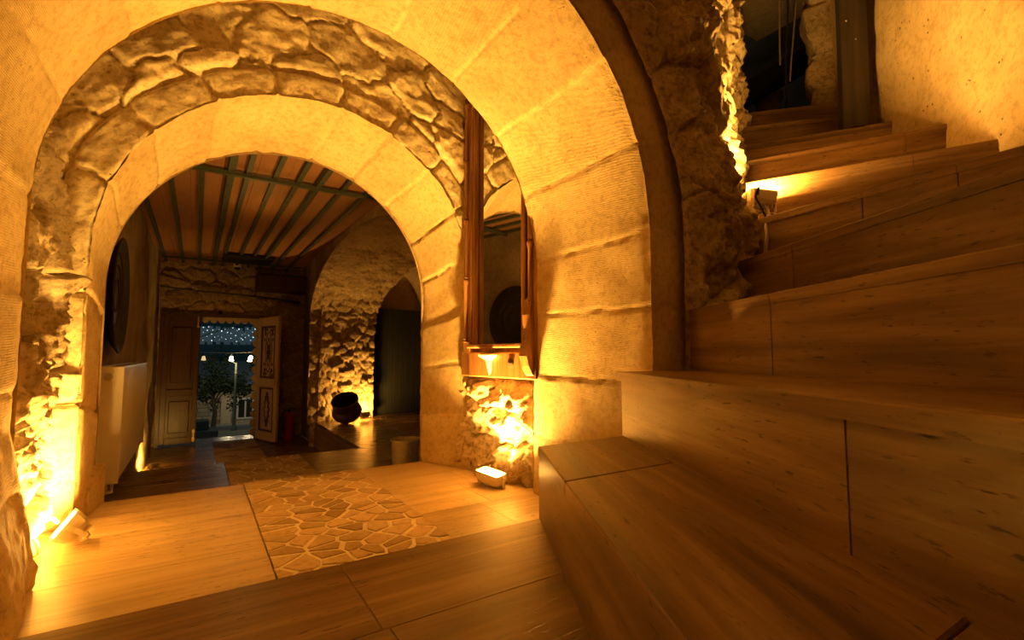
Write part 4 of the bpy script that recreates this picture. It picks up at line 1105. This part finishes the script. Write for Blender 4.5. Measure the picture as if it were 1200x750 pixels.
    m = MB(); m.lathe([(.10, 0), (.10, .12), (.06, .18), (.055, .22), (.045, 2.0), (.06, 2.03), (.04, 2.08), (.035, 2.40), (0, 2.40)], n=14); m.tube([(0, 0, 2.35), (-.08, 0, 2.42), (-.16, 0, 2.46)], .018); m.build('pole', M['pole'], o, smooth=True)
    m = MB(); m.lathe([(0, .08), (.05, .08), (.075, -.07), (0, -.08)], (-.16, 0, 2.55), n=12); m.build('lantern', M['bulb'], o)
    m = MB(); m.lathe([(0, .17), (.02, .16), (.07, .082), (.0, .083)], (-.16, 0, 2.55), n=12); m.build('lantern_cap', M['pole'], o)
    # festoon wire with bulbs
    m = MB(); m.tube([(-3, 16.5, .22), (0.1, 16, .05), (.8, 16, .03), (1.6, 16, .07), (5, 16.5, .4)], .008, 5)
    tag(m.build('festoon_wire', M['cable_l'], smooth=True), 'thin wire strung level across the street', 'wire')
    for (xx, mt, lb) in ((.16, 'bulb_dim', 'dim small bulb hanging on the festoon wire above the tree'), (1.32, 'bulb', 'bright bulb hanging on the festoon wire next to the open door edge')):
        o = empty('festoon_bulb', (xx, 16, .03), 0, lb, 'light bulb')
        m = MB(); m.lathe([(0, -.01), (.03, -.02), (.03, -.08), (0, -.08)], n=10); m.build('socket', M['black'], o)
        m = MB(); m.lathe([(0, -.07), (.045, -.09), (.085, -.24), (0, -.25)] if mt == 'bulb' else [(0, -.07), (.035, -.09), (.06, -.2), (0, -.21)], n=12); m.build('glass_bulb', M[mt], o)
    m = MB(); m.tube([(-6, 24, .2), (0, 25, .72), (2.4, 25.5, 1.72), (6, 27, 3.4)], .022, 5)
    tag(m.build('power_cable', M['cable_l'], smooth=True), 'pale cable slanting across the view of the town', 'cable')
    # low garden wall / steps by the trunk
    m = MB(); m.box((0, 0, .12), (.9, .8, .24), b=.02); m.box((-.06, .1, .34), (.66, .5, .2), b=.02); o = m.build('stone_steps', M['street']); o.location = (.02, 13.2, gz(13.2)); tag(o, 'low block of stone steps at the street edge left of the tree', 'steps')
    for (p, w, c) in (((1.02, 19.6, -.25), 22, (1, .78, .45)), ((1.3, 15.7, -.2), 6, (1, .75, .42)), ((4.5, 40, 1.0), 420, (1, .80, .5))):
        l = bpy.data.lights.new('street_glow', 'POINT'); l.energy = w; l.color = c; l.shadow_soft_size = .08
        lo = bpy.data.objects.new('street_glow', l); COL.objects.link(lo); lo.location = p
build_outside()

# stair lamp, and unseen fills added for the hall, entrance room and chamber
def lamp(name, p, w, rad, col=LC):
    l = bpy.data.lights.new(name, 'POINT'); l.energy = w; l.color = col; l.shadow_soft_size = rad
    o = bpy.data.objects.new(name, l); COL.objects.link(o); o.location = p
lamp('hall_fill', (-.95, -.45, .55), 2.6, .15)  # added unseen fill, set low at the left to brighten the risers
lamp('stair_lamp', (1.9, -.9, 2.4), 3, .15)
lamp('entrance_fill', (.4, 4.7, .90), 4, .10)  # added fill that brightens the entrance room, no real fixture
lamp('chamber_fill', (5.6, 3.4, 3.6), 1.6, .10, (1, .72, .42))  # added fill so that beam and column show in the dark chamber

W = bpy.data.worlds.new('night'); S.world = W; W.use_nodes = True
bg = W.node_tree.nodes['Background']; bg.inputs[0].default_value = (.13, .34, .42, 1); bg.inputs[1].default_value = .09
S.view_settings.view_transform = 'Standard'; S.view_settings.look = 'None'; S.view_settings.gamma = 1.0; S.view_settings.use_curve_mapping = False
S.view_settings.exposure = 0.0
S.cycles.max_bounces = 12; S.cycles.diffuse_bounces = 9; S.cycles.glossy_bounces = 4; S.cycles.sample_clamp_indirect = 30.0
S.cycles.use_denoising = True
